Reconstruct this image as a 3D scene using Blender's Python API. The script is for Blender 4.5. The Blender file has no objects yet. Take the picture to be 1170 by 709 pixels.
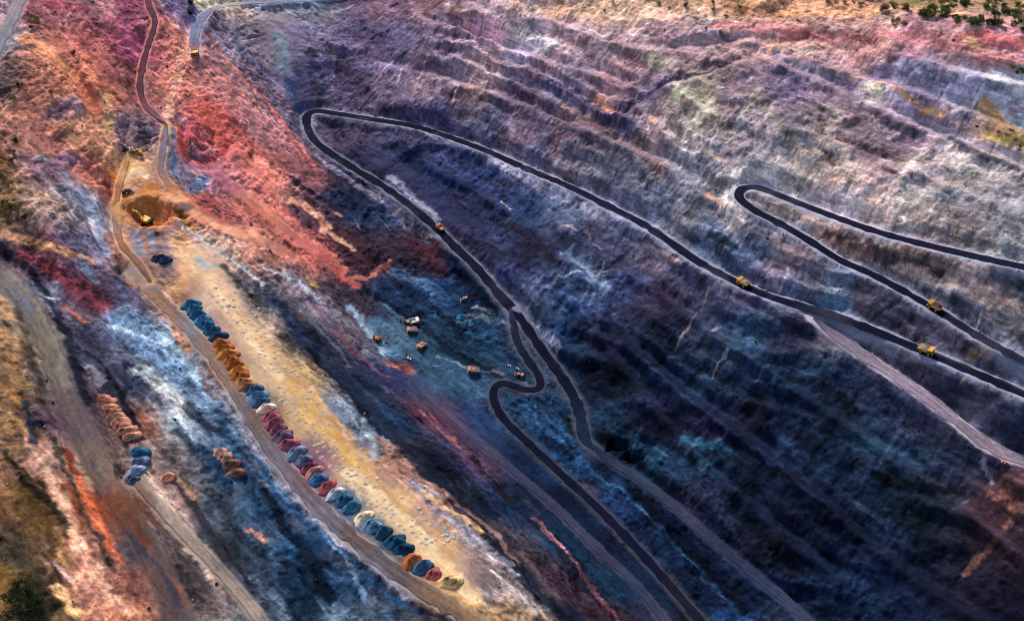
import bpy, bmesh, math, random
import numpy as np
from mathutils import Vector, Matrix
R = math.radians
random.seed(7); rng = np.random.default_rng(11)
sc = bpy.context.scene
col = sc.collection

# ------------------------------------------------------------------ camera
CAM = np.array([0.0, 0.0, 650.0]); PITCH = R(40.0); HFOV = R(56.0)
W0, H0 = 1170.0, 709.0                       # size of the survey sheet the tables below were read from
FPX = W0/2/math.tan(HFOV/2)
FW = np.array([0, math.cos(PITCH), -math.sin(PITCH)])
UP = np.array([0, math.sin(PITCH), math.cos(PITCH)])
cam = bpy.data.cameras.new('camera'); camo = bpy.data.objects.new('camera', cam); col.objects.link(camo)
camo.location = CAM; camo.rotation_euler = (math.pi/2-PITCH, 0, 0)
cam.angle = HFOV; cam.clip_start = 1; cam.clip_end = 20000
sc.camera = camo

def ray(px, py):
    d = FW + np.array([1.0, 0, 0])*((px-W0/2)/FPX) - UP*((py-H0/2)/FPX)
    return d
def at_z(px, py, z):
    d = ray(px, py); t = (z-CAM[2])/d[2]
    return CAM + d*t

# ------------------------------------------------------------------ roads (sheet x, sheet y, elevation)
ROADS = [
 # name, width, colour, edge colour, points
 ('upper_switchback', 9.5, 'coal', [(1290,330,176),(1170,305,172),(1080,285,163),(1010,267,157),(960,250,153),(915,233,149),(880,219,146),(862,214,145),(848,216,144),(845,226,143),(862,240,141),(885,252,139),(920,272,137),(960,297,134),(1000,315,132),(1067,352,131),(1120,385,131),(1170,412,132),(1290,475,131)]),
 ('main_haul', 10.5, 'coal', [(1290,505,128),(1170,450,118),(1110,424,115),(1060,403,112),(990,374,108),(940,356,105),(890,342,102),(850,326,99),(800,300,95),(765,276,92),(735,256,90),(700,238,86),(650,213,81),(600,192,76),(545,168,71),(480,146,66),(430,137,63),(385,130,60),(362,127,58),(351,132,57),(352,147,55),(362,163,52),(385,180,49),(410,196,46),(440,214,42),(470,236,38),(500,262,34),(522,284,30),(545,306,26),(572,338,21),(592,360,17),(606,380,13),(622,403,10),(640,428,5),(655,452,2),(663,475,-1),(668,500,-3),(680,515,-5)]),
 ('pit_spur', 8, 'coal', [(583,352,19),(587,372,15),(592,392,11),(604,412,8),(616,430,5),(616,443,4),(600,445,3),(585,440,3),(572,438,2),(564,446,1),(566,462,-1),(578,481,-4),(605,507,-7),(640,540,-10),(680,577,-13),(720,618,-16),(760,662,-19),(800,709,-22),(850,770,-26)]),
 ('grey_floor', 9, 'grey', [(676,508,-4),(700,528,-6),(735,550,-9),(775,582,-12),(815,618,-14),(860,655,-17),(900,688,-19),(935,720,-21),(990,770,-24)]),
 ('pale_side', 12, 'pale', [(930,363,101),(955,382,98),(985,405,96),(1020,428,94),(1060,455,91),(1100,487,86),(1135,512,83),(1172,527,82),(1280,555,80)]),
 ('lower_track', 6, 'lilac', [(470,436,12),(520,480,8),(560,515,6),(600,550,3),(640,585,1),(680,625,-1),(720,662,-4),(752,700,-6),(790,760,-8)]),
 ('left_haul', 14, 'leftroad', [(-60,270,128),(-20,296,127),(15,325,125),(42,365,121),(60,405,118),(75,450,114),(95,495,111),(120,545,107),(150,595,104),(178,645,101),(205,700,98),(240,770,95)]),
 ('bench', 12, 'bench', [(150,310,86),(180,340,80),(215,375,76),(245,410,73),(268,445,71),(290,482,70),(310,512,69),(335,545,67),(365,580,66),(400,612,65),(440,645,63),(485,675,62),(530,702,60),(590,745,58)]),
 ('ledge_track', 7, 'ledge', [(150,545,98),(175,572,95),(205,605,91),(240,640,88),(275,680,84),(300,712,82),(330,760,80)]),
 ('top_left', 14, 'grey2', [(40,-30,214),(22,5,208),(8,35,202),(-8,62,197),(-30,95,192)]),
 ('brown_ramp', 7, 'brown', [(165,-25,188),(170,5,180),(177,25,173),(170,50,163),(163,75,154),(160,100,146),(166,120,139),(178,132,134),(190,142,130)]),
 ('rim', 12, 'rimroad', [(560,-60,172),(470,-22,146),(390,-4,116),(330,2,122),(280,4,136),(245,10,148),(228,25,152),(222,45,151),(224,62,146)]),
 ('loader', 7, 'ochre', [(190,142,130),(186,170,122),(184,195,115),(196,215,110),(205,228,108)]),
 ('loader_loop', 6.5, 'ochre', [(150,175,122),(140,200,116),(134,225,110),(133,255,104),(140,280,98),(158,300,90),(172,322,84)]),
]
# ------------------------------------------------------------------ terrain control points
CP = [(-120,-80,222),(100,-80,212),(260,-80,165),(330,-60,132),(420,-60,140),(600,-60,196),(300,-150,150),(450,-150,165),(100,-150,210),(700,-150,240),(800,-60,246),(1000,-60,256),(1290,-80,270),
 (560,12,178),(640,15,190),(700,22,202),(780,26,222),(870,20,238),(1000,55,247),(1100,75,258),(1170,90,258),(1290,110,258),(1000,5,252),(1170,10,266),
 (870,68,214),(960,100,212),(1060,145,208),(1170,192,205),(1290,230,203),
 (1170,240,192),(1000,200,187),(900,150,192),
 (450,60,112),(450,5,134),(370,60,100),(600,60,150),(600,120,118),(700,170,122),(700,90,167),(780,120,180),(800,180,150),(520,120,94),(345,100,76),
 (0,0,210),(-40,200,166),(0,120,182),(0,200,160),(60,60,195),(100,20,196),(100,100,174),(60,160,155),(110,170,142),(70,230,142),(30,270,138),(100,250,122),(60,330,116),(10,270,135),
 (165,262,98),(150,180,122),(120,130,152),(190,150,127),(200,100,136),(210,60,150),(300,60,112),(290,110,100),(345,155,60),
 (250,120,118),(240,150,108),(232,178,96),(250,195,94),(250,220,86),(290,150,90),(320,260,62),(380,312,30),(408,325,22),(440,310,16),(330,200,72),(400,275,36),(400,220,42),
 (450,260,24),(470,300,18),(520,330,10),(430,370,9),(450,370,7),(480,400,5),(540,430,3),(590,420,5),(520,360,7),(560,395,5),(500,440,6),
 (420,400,13),(440,430,14),(380,360,28),
 (300,330,60),(300,300,70),(350,390,56),(420,455,55),(520,560,52),(600,650,48),(640,709,46),(680,780,42),
 (400,400,30),(480,480,24),(580,580,16),(670,680,10),
 (230,290,84),(230,330,78),(260,350,74),(300,420,71),(350,500,68),(400,540,66),(450,590,63),(500,650,61),(560,709,59),
 (150,380,86),(200,430,76),(200,480,80),(280,560,70),(240,590,76),(300,640,68),(380,700,64),(150,440,92),(120,400,98),
 (0,380,136),(0,450,138),(0,600,140),(30,700,138),(100,700,118),(60,600,128),(-100,500,140),(-100,800,140),(110,590,112),
 (650,300,62),(700,300,64),(800,400,60),(950,450,78),(700,400,32),(750,450,26),(850,500,28),(760,500,4),(800,560,0),(1000,600,34),(1170,709,40),(900,620,2),(1100,560,60),(1170,600,60),(1000,500,66),
 (1000,709,-8),(600,290,48),(560,230,52),(480,190,50),(640,370,28),
 (100,850,110),(300,850,70),(600,850,40),(900,850,-30),(1200,850,20),(1290,650,72),(1290,750,50),(700,560,-9),(780,640,-14),(860,709,-18),(640,480,-2),(610,470,-3)]
def tps_fit(P, V, lam):
    n = len(P); d = np.linalg.norm(P[:, None]-P[None], axis=2)/100
    K = np.where(d > 0, d*d*np.log(np.maximum(d, 1e-9)), 0)+np.eye(n)*lam
    A = np.zeros((n+3, n+3)); A[:n, :n] = K; A[:n, n] = 1; A[:n, n+1:] = P/100; A[n, :n] = 1; A[n+1:, :n] = P.T/100
    b = np.zeros(n+3); b[:n] = V
    return np.linalg.solve(A, b)
def tps_eval(P, w, Q):
    out = np.zeros(len(Q))
    for i in range(0, len(Q), 20000):
        q = Q[i:i+20000]; d = np.linalg.norm(q[:, None]-P[None], axis=2)/100
        out[i:i+20000] = (np.where(d > 0, d*d*np.log(np.maximum(d, 1e-9)), 0))@w[:len(P)]+w[len(P)]+(q/100)@w[len(P)+1:]
    return out
pts = [at_z(*p) for p in CP]
for r in ROADS: pts += [at_z(*p) for p in r[3][::2]]
pts = np.array(pts)
TW = tps_fit(pts[:, :2], pts[:, 2], 0.02)

# world grid
X0, X1, Y0, Y1, DX = -690.0, 690.0, 270.0, 1350.0, 1.0
NX, NY = int((X1-X0)/DX)+1, int((Y1-Y0)/DX)+1
gx = X0+np.arange(NX)*DX; gy = Y0+np.arange(NY)*DX
GX, GY = np.meshgrid(gx, gy)                    # [iy, ix]
def up_sample(c, cs):                           # smooth cubic upsampling of a coarse field
    from numpy import floor
    def axis(n, N):
        t = np.arange(N)*DX/cs; i = np.minimum(t.astype(int), n-2); f = t-i
        idx = np.stack([np.clip(i+k, 0, n-1) for k in (-1, 0, 1, 2)])
        w = np.stack([-.5*f+f*f-.5*f**3, 1-2.5*f*f+1.5*f**3, .5*f+2*f*f-1.5*f**3, -.5*f*f+.5*f**3])
        return idx, w
    iy, wy = axis(c.shape[0], NY); ix, wx = axis(c.shape[1], NX)
    a = sum(wy[k][:, None]*c[iy[k]] for k in range(4))
    return sum(wx[k][None]*a[:, ix[k]] for k in range(4))
CS = 8.0
cx_ = X0+np.arange(int((X1-X0)/CS)+3)*CS; cy_ = Y0+np.arange(int((Y1-Y0)/CS)+3)*CS
CX, CY = np.meshgrid(cx_, cy_); CQ = np.stack([CX.ravel(), CY.ravel()], 1)
Zc = tps_eval(pts[:, :2], TW, CQ).reshape(CX.shape)
Z = up_sample(Zc, CS)

def samp(F, x, y):                               # bilinear lookup at world x, y
    u = np.clip((np.asarray(x)-X0)/DX, 0, NX-1.001); v = np.clip((np.asarray(y)-Y0)/DX, 0, NY-1.001)
    i = u.astype(int); j = v.astype(int); a = u-i; b = v-j
    return F[j, i]*(1-a)*(1-b)+F[j, i+1]*a*(1-b)+F[j+1, i]*(1-a)*b+F[j+1, i+1]*a*b

def at(px, py, F=None):                          # where a sight line meets the ground
    F = Z if F is None else F
    d = ray(px, py); d = d/np.linalg.norm(d)
    t = np.arange(350, 1700, 2.0); P = CAM+d*t[:, None]
    below = P[:, 2] < samp(F, P[:, 0], P[:, 1])
    k = int(np.argmax(below)) if below.any() else len(t)-1
    a, b = t[max(k-1, 0)], t[k]
    for _ in range(8):
        m = (a+b)/2; p = CAM+d*m
        if p[2] < samp(F, p[0], p[1]): b = m
        else: a = m
    return CAM+d*b

def value_noise(scale, seed, ang=0.0, stretch=1.0, X=None, Y=None):
    X = GX if X is None else X; Y = GY if Y is None else Y
    c, s = math.cos(ang), math.sin(ang)
    u = (X*c+Y*s)/(scale*stretch)+1000; v = (-X*s+Y*c)/scale+1000
    g = np.random.default_rng(seed).random((256, 256)).astype(np.float32)
    i = np.floor(u).astype(int); j = np.floor(v).astype(int); a = u-i; b = v-j
    a = a*a*(3-2*a); b = b*b*(3-2*b); i &= 255; j &= 255; i1 = (i+1) & 255; j1 = (j+1) & 255
    return (g[j, i]*(1-a)*(1-b)+g[j, i1]*a*(1-b)+g[j1, i]*(1-a)*b+g[j1, i1]*a*b)*2-1
def fbm(scale, seed, octs=4, gain=.5, **k):
    o = 0; a = 1; n = 0
    for q in range(octs):
        o = o+a*value_noise(scale/2**q, seed+q*17, ang=k.get('ang', 0)+q*.0 if 'ang' in k else q*.7, stretch=k.get('stretch', 1.0)); n += a; a *= gain
    return o/n

def catmull(P, step=3.0):
    P = np.array(P, float); out = []
    Q = np.vstack([2*P[0]-P[1], P, 2*P[-1]-P[-2]])
    for i in range(len(P)-1):
        p0, p1, p2, p3 = Q[i:i+4]; n = max(2, int(np.linalg.norm(p2-p1)/step))
        for k in range(n):
            t = k/n
            out.append(.5*((2*p1)+(-p0+p2)*t+(2*p0-5*p1+4*p2-p3)*t*t+(-p0+3*p1-3*p2+p3)*t**3))
    out.append(P[-1]); return np.array(out)

def dist_line(P, reach, wx=None, wy=None):        # distance to polyline, parameter and z; only near it
    x0 = max(int((P[:, 0].min()-reach-X0)/DX), 0); x1 = min(int((P[:, 0].max()+reach-X0)/DX)+2, NX)
    y0 = max(int((P[:, 1].min()-reach-Y0)/DX), 0); y1 = min(int((P[:, 1].max()+reach-Y0)/DX)+2, NY)
    if x1-x0 < 2 or y1-y0 < 2: return None
    sl = (slice(y0, y1), slice(x0, x1))
    X = GX[sl]+(wx[sl] if wx is not None else 0); Y = GY[sl]+(wy[sl] if wy is not None else 0)
    D = np.full(X.shape, 1e9); E = np.zeros(X.shape); SD = np.zeros(X.shape)
    for k in range(len(P)-1):
        a, b = P[k], P[k+1]
        bx0 = max(int((min(a[0], b[0])-reach-X0)/DX)-x0, 0); bx1 = min(int((max(a[0], b[0])+reach-X0)/DX)+2-x0, X.shape[1])
        by0 = max(int((min(a[1], b[1])-reach-Y0)/DX)-y0, 0); by1 = min(int((max(a[1], b[1])+reach-Y0)/DX)+2-y0, X.shape[0])
        if bx1 <= bx0 or by1 <= by0: continue
        s2 = (slice(by0, by1), slice(bx0, bx1)); xx = X[s2]; yy = Y[s2]
        ux, uy = b[0]-a[0], b[1]-a[1]; L = ux*ux+uy*uy+1e-9
        t = np.clip(((xx-a[0])*ux+(yy-a[1])*uy)/L, 0, 1)
        dd = np.hypot(xx-a[0]-t*ux, yy-a[1]-t*uy); m = dd < D[s2]
        D[s2] = np.where(m, dd, D[s2]); E[s2] = np.where(m, a[2]+t*(b[2]-a[2]) if len(a) > 2 else 0, E[s2])
        SD[s2] = np.where(m, np.sign((xx-a[0])*uy-(yy-a[1])*ux), SD[s2])
    return sl, D, E, SD
def sstep(x, a, b):
    t = np.clip((x-a)/(b-a), 0, 1); return t*t*(3-2*t)
Zbase = Z.copy()
# ------------------------------------------------------------------ roads: smooth centre lines, cut into the ground
RD = []
for name, wd, cl, ps in ROADS:
    P = catmull([at_z(*p) for p in ps], 3.0); RD.append([name, wd, cl, P])
RDM = np.full(Z.shape, 1e3)
rough = np.ones_like(Z)                                  # 1 = broken rock, 0 = graded
for name, wd, cl, P in RD:
    r = dist_line(P, wd*.5+16)
    if r is None: continue
    sl, D, E, SD = r
    RDM[sl] = np.minimum(RDM[sl], D-wd*.5)
    w = 1-sstep(D, wd*.5+2.0, wd*.5+12)
    Z[sl] = Z[sl]*(1-w)+E*w
    rough[sl] = np.minimum(rough[sl], sstep(D, wd*.5+.5, wd*.5+4))
# old ramps and catch benches, graded but not surfaced
CARVE = [(7, [(868, 64), (940, 92), (1000, 120), (1060, 146), (1120, 168), (1175, 192)]), (7, [(690, 362), (730, 400), (800, 460), (870, 510), (930, 560), (1000, 620), (1060, 665), (1130, 709)]),
 (4, [(845, 70), (800, 87), (760, 97), (735, 115), (715, 130)]), (4, [(430, 70), (560, 105), (700, 160), (800, 205)]), (3.5, [(480, 20), (600, 62), (720, 95)]), (4, [(900, 140), (1020, 185), (1180, 245)]),
 (4, [(720, 310), (820, 380), (950, 470), (1080, 560), (1180, 640)]), (4, [(640, 310), (700, 400), (800, 520), (960, 660)]), (3.5, [(620, 20), (740, 55), (860, 45)]), (4, [(480, 180), (600, 250), (680, 320)]), (3, [(930, 70), (1060, 108), (1170, 150)]), (4, [(1030, 60), (1120, 85), (1180, 95)]),
 (5, [(200, 145), (203, 172), (214, 190), (236, 196), (258, 186), (268, 166)]), (4, [(214, 145), (216, 168), (232, 178), (246, 168), (248, 148)]), (4, [(270, 170), (320, 215), (370, 262), (420, 300)]), (4, [(110, 60), (150, 130), (140, 190)]), (4, [(20, 140), (90, 215), (130, 300)]), (4, [(70, 60), (130, 160)]), (4, [(250, 90), (300, 150), (370, 220), (420, 290)]), (4, [(300, 200), (350, 270), (395, 310)]), (5, [(95, 400), (140, 470), (200, 560), (270, 660)]), (4, [(360, 400), (450, 490), (560, 600), (650, 700)])]
for wd, pp in CARVE:
    P = np.array([at(*p) for p in pp]); P = catmull(P, 4.0); r = dist_line(P, wd+14)
    if r is None: continue
    sl, D, E, SD = r; D = D+2.5*value_noise(14, 555)[sl]
    w = .85*(1-sstep(D, wd*.5, wd*.5+8)); Z[sl] = Z[sl]*(1-w)+E*w; rough[sl] = np.minimum(rough[sl], 1-.5*(1-sstep(D, wd*.4, wd*.5+3)))
Zroad = Z.copy()

# graded areas that are not roads: dump bench, pit floor
def graded(pts_, wpx, amt):
    P = np.array([at(*p) for p in pts_]); k = np.linalg.norm(P[len(P)//2]-CAM)/FPX
    P = catmull(P, 8.0); r = dist_line(P, wpx*k)
    if r is None: return
    sl, D, E, SD = r
    rough[sl] = np.minimum(rough[sl], 1-amt*(1-sstep(D, wpx*k*.35, wpx*k*.8)))
graded([(225, 300), (270, 380), (330, 450), (390, 530), (450, 590), (520, 660)], 62, .82)
graded([(320, 25), (328, 70), (345, 112)], 40, .6)
graded([(430, 180), (480, 215), (520, 255)], 26, .5)
graded([(250, 200), (320, 255), (370, 295), (410, 320)], 16, .8)
graded([(200, 228), (250, 255), (320, 285)], 18, .8)
graded([(430, 370), (500, 410), (560, 440)], 60, .35)
graded([(470, 440), (560, 500), (660, 600), (780, 709)], 60, .5)
graded([(165, 200), (170, 290)], 45, .6)
graded([(90, 480), (130, 580), (200, 709)], 26, .4)
graded([(0, 310), (60, 400), (95, 500)], 26, .5)

# ------------------------------------------------------------------ flow fields for streaks
def blur(F, n):
    for _ in range(n):
        F = (F+np.roll(F, 1, 0)+np.roll(F, -1, 0))/3; F = (F+np.roll(F, 1, 1)+np.roll(F, -1, 1))/3
    return F
fy, fx = np.gradient(up_sample(Zc, CS)); g = np.hypot(fx, fy)+1e-6
a0 = at(190, 340); a1 = at(480, 680); sd = (a1-a0)[:2]/np.linalg.norm((a1-a0)[:2])   # strike of the left side
cw = np.clip((g-.12)/.25, 0, 1)
tx, ty = -fy/g, fx/g; sg = np.sign(tx*sd[0]+ty*sd[1]); sg[sg == 0] = 1
tx, ty = tx*sg*cw+sd[0]*(1-cw), ty*sg*cw+sd[1]*(1-cw); n_ = np.hypot(tx, ty)+1e-6; tx, ty = tx/n_, ty/n_
def lic(N, vx, vy, L, wob=0):
    acc = N.copy(); cnt = 1.0
    ii, jj = np.meshgrid(np.arange(NX), np.arange(NY))
    if wob: a = value_noise(28, 91+wob)*.6; vx, vy = vx*np.cos(a)-vy*np.sin(a), vx*np.sin(a)+vy*np.cos(a)
    for s in (1, -1):
        x = ii.astype(np.float32); y = jj.astype(np.float32)
        for k in range(L):
            xi = np.clip(x.astype(int), 0, NX-1); yi = np.clip(y.astype(int), 0, NY-1)
            x = x+s*vx[yi, xi]; y = y+s*vy[yi, xi]
            xi = np.clip(x.astype(int), 0, NX-1); yi = np.clip(y.astype(int), 0, NY-1)
            w = 1-k/L; acc = acc+N[yi, xi]*w; cnt += w
    acc = acc-acc.mean(); return acc/acc.std()
white = rng.standard_normal(Z.shape)
w2 = blur(rng.standard_normal(Z.shape), 2); w2 /= w2.std()
w4 = blur(rng.standard_normal(Z.shape), 8); w4 /= w4.std()
q0, q1 = at(960, 160)[:2], at(900, 240)[:2]; fd = (q1-q0)/np.linalg.norm(q1-q0)
vfx, vfy = -fx/g*.45+fd[0]*.8, -fy/g*.45+fd[1]*.8; n_ = np.hypot(vfx, vfy); vfx, vfy = vfx/n_, vfy/n_
L_fall = .25*lic(white, vfx, vfy, 9, 1)+.8*lic(w2, vfx, vfy, 16, 2)
L_cont = .25*lic(white, tx, ty, 12, 3)+.8*lic(w2, tx, ty, 26, 4)
L_big = lic(w4, tx, ty, 40, 5)

# ------------------------------------------------------------------ relief
right = sstep(GX*0.62+(GY-700)*.35, -60, 60)              # far wall against near side
ridge = lambda s, seed, **k: 1-2*np.abs(fbm(s, seed, 4, **k))
ang = math.atan2(sd[1], sd[0])
n1 = fbm(60, 3, 5); n2 = fbm(22, 5, 5, gain=.6); n3 = fbm(7, 8, 3, gain=.7); rs = fbm(30, 21, 5, ang=ang, stretch=3.5, gain=.6)
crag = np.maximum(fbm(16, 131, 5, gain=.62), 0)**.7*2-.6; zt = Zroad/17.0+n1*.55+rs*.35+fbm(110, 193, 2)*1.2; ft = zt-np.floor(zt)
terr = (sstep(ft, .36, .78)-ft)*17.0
rel = rough*((n2*2.6+n3*.8+n1*2.5+crag*(2.0+.3*(1-right)))*(.9+.1*right)+np.clip(terr, -5, 5)*(.06+.60*right*sstep(fbm(75, 191, 4), -.30, .25))+(L_fall*.12*right+L_cont*.5*(1.1-right*.9))+rs*1.8*(1-right*.4))
rel += (1-rough)*n3*.12
Z = Zroad+rel
# loader pit, furrows
def dent(px, py, rad, depth, rim=0, sx=1.0):
    c = at(px, py, Zroad); d = np.hypot((GX-c[0])/sx, GY-c[1])+n3*2.5+n2*7
    global Z
    Z = Z-depth*(1-sstep(d, rad*.55, rad))+rim*np.exp(-((d-rad*1.15)/(rad*.22))**2)
dent(172, 243, 21, 11, 2.0, 1.15)
dent(224, 170, 18, -5, 0)
dent(706, 509, 8, 8, 0, 1.3)
dent(724, 521, 8, 8, 0, 1.3)

# ------------------------------------------------------------------ surveyed colours, shade left in (every 50 x 48 of the sheet)
CG = """
0 a08890 9c5a62 9a6a70 8a4a5c 6c5a84 d8c0a0 8c8898 7484a0 6c5a78 806480 8c7084 907c8c a08c94 c8a090 d8b8a0 cca890 d8a888 d8a078 dc9878 d89870 c89078 a08c60 b09470 b09470
48 8a8690 c87c68 b0605c 8c4456 c07468 8a7a90 746878 6a6484 5e4c68 6c6084 74607c 8a7088 8c809c 847488 847488 8a7484 8c7888 9c7c84 b08884 a07c80 a87878 a07080 b08080 b07484
96 5a4a48 b87460 c07058 8c5458 d08070 b07070 7c6478 4c4868 504058 685c74 746880 806870 6c5870 70647c 806470 74607a 8c8480 84748a 6e6080 7c6880 6e607c 6c6484 70708c 8490a8
144 a87060 b8766a c08468 7c6470 8a5c68 c85c54 a87078 585068 50445c 46405c 444060 545470 645468 685468 685868 847078 807878 84788a 746a78 8c8084 786874 745c74 807080 c09070
192 8a6448 9a7280 b86a5c c8986c 7a7090 c07080 c87466 8c5860 302c50 3a3454 303458 303860 50506c 605c6c 5c5c70 606070 6c6878 908890 90888c 9a8c8c 948088 988890 948c90 8a8488
240 806040 b09080 8a90b0 b87848 e09068 b05c5c cc7460 5c3c48 20304c 404868 343458 303658 283858 505c78 5a5c78 505c74 646470 7c7484 7c7c90 8c8898 a09498 989498 908a94 888690
288 584454 70404c 6c6884 b07860 a08890 c0a090 b87868 c86c60 502c34 442c3c 502c3c 3c3c5c 302c50 3c3c58 484460 645c70 485470 404860 706068 605058 685c64 847478 948488 8a8890
336 807878 7880a0 5c2c38 4c4c68 a87c68 dcbca4 4c4c58 70606c 4c3c4c 1c2c48 284878 182848 4c5878 344868 30385c 3c2c44 443c54 504460 504c60 506078 504c60 584c60 585868 505468
384 b08860 84786c 3c3448 586c88 8c9cb4 b89080 d8b898 20243c 605464 507490 24485c 1c4460 243450 1c3454 2c2840 182038 343c54 284058 302c44 706878 403848 584c5c 605060 706468
432 8c6a4c 7a706c 5c5060 3c4058 7088a4 9c7868 d0b08c c8a470 1c2c48 343458 38587c 305470 20405c 1c3450 101428 202c48 20344c 1c2c48 102840 182c48 38344c 585064 343044 302c40
480 80603f 503848 605058 885448 a0b0c0 405880 806860 d0a878 6c7c94 203454 60384c 28406c 24405c 1c4060 1c3850 181428 281c38 1c1c2c 102040 182840 24344c 342c44 6c5c68 3c3c54
528 7c5c44 c09080 786458 a08078 605860 284c6c 6c7490 78546c c8a074 a87c70 10182c 58405c 10284c 24507c 0c1c34 184058 204058 182440 1c3454 1c3450 203048 243850 24283c 40304c
576 704830 583824 8a3c20 6c4030 9c8078 3c4858 2c5078 5c6488 506884 d8b080 b08880 1c2c4c 182844 0c1c38 24406c 101c38 302c48 101828 18203c 141c38 182840 10202c 303040 704440
624 584838 604834 a06858 504048 5c4c4c 404450 3c5470 1c4870 403c48 485c70 c8a070 a08890 504450 14304c 141c34 183054 0c2040 1c1c34 0c1020 102038 1c2440 141828 282030 382838
672 8a6830 302418 b07868 805048 4c3c3c 605458 405068 14304c 2c4c70 4c4450 b08860 605860 8c8488 442838 1c3854 102844 101c34 182c50 10203c 0c1c34 102440 141c38 302438 1c1828
709 b08858 404028 8c6050 c07858 504048 8c7c78 505868 182840 586c84 3c5068 504048 c09868 a08468 402c3c 4c2c34 383048 08101c 184070 38405c 0c1830 102440 101c38 101828 181430
"""
def hexlin(h):
    c = np.array([int(h[i:i+2], 16) for i in (0, 2, 4)])/255.0
    return np.where(c <= .04045, c/12.92, ((c+.055)/1.055)**2.4)
cp, cc = [], []
for ln in CG.strip().splitlines():
    t = ln.split(); y = float(t[0])
    for k, h in enumerate(t[1:]):
        p = at(k*50 if k < 23 else 1150, y, Zroad); cp.append(p[:2]); cc.append(hexlin(h))
        if k == 23: p = at(1200, y, Zroad); cp.append(p[:2]); cc.append(hexlin(h))
cp = np.array(cp); cc = np.array(cc)**.45
Cc = np.zeros((len(CQ), 3))
for i in range(0, len(CQ), 4000):
    d2 = ((CQ[i:i+4000, None]-cp[None])**2).sum(2); w = 1/(d2+150)**2.2
    Cc[i:i+4000] = (w@cc)/w.sum(1)[:, None]
Cc = Cc.reshape(CX.shape+(3,))
wa = fbm(36, 41, 5, gain=.6, ang=ang, stretch=2.2); wb = fbm(36, 43, 5, gain=.6, ang=ang, stretch=2.2)
wx_ = wa*20*sd[0]-wb*8*sd[1]; wy_ = wa*20*sd[1]+wb*8*sd[0]
def samp_c(F, x, y):
    u = np.clip((x-X0)/CS, 0, F.shape[1]-1.001); v = np.clip((y-Y0)/CS, 0, F.shape[0]-1.001)
    i = u.astype(int); j = v.astype(int); a = (u-i)[..., None]; b = (v-j)[..., None]
    return F[j, i]*(1-a)*(1-b)+F[j, i+1]*a*(1-b)+F[j+1, i]*(1-a)*b+F[j+1, i+1]*a*b
COL = np.maximum(samp_c(Cc, GX+wx_, GY+wy_), .01)**(1/.45)

swx = fbm(12, 51, 4, gain=.65)*4.5; swy = fbm(12, 53, 4, gain=.65)*4.5
brk = fbm(16, 57, 3)
edge_n = L_cont*.5+L_fall*.3+n3*1.0
def stroke(h, wpx, pts_, alpha=.9, soft=.6, ragged=1.0):
    P = np.array([at(x, y, Zroad) for x, y in pts_]); k = np.linalg.norm(P[len(P)//2]-CAM)/FPX
    if len(P) > 1: P = catmull(P, 5.0)
    else: P = np.vstack([P, P+.5])
    hw = wpx*k*.55
    r = dist_line(P, hw*1.6+9, swx, swy)
    if r is None: return
    sl, D, E, SD = r
    d = D+edge_n[sl]*ragged*min(hw*.3, 2.0)
    a = alpha*(1-sstep(d, hw*(1-soft), hw*(1+soft*.6)))
    if wpx < 6: a = a*np.clip(.50+brk[sl]*1.1, .05, .8)
    COL[sl] = COL[sl]*(1-a[..., None])+hexlin(h)*a[..., None]
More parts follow.
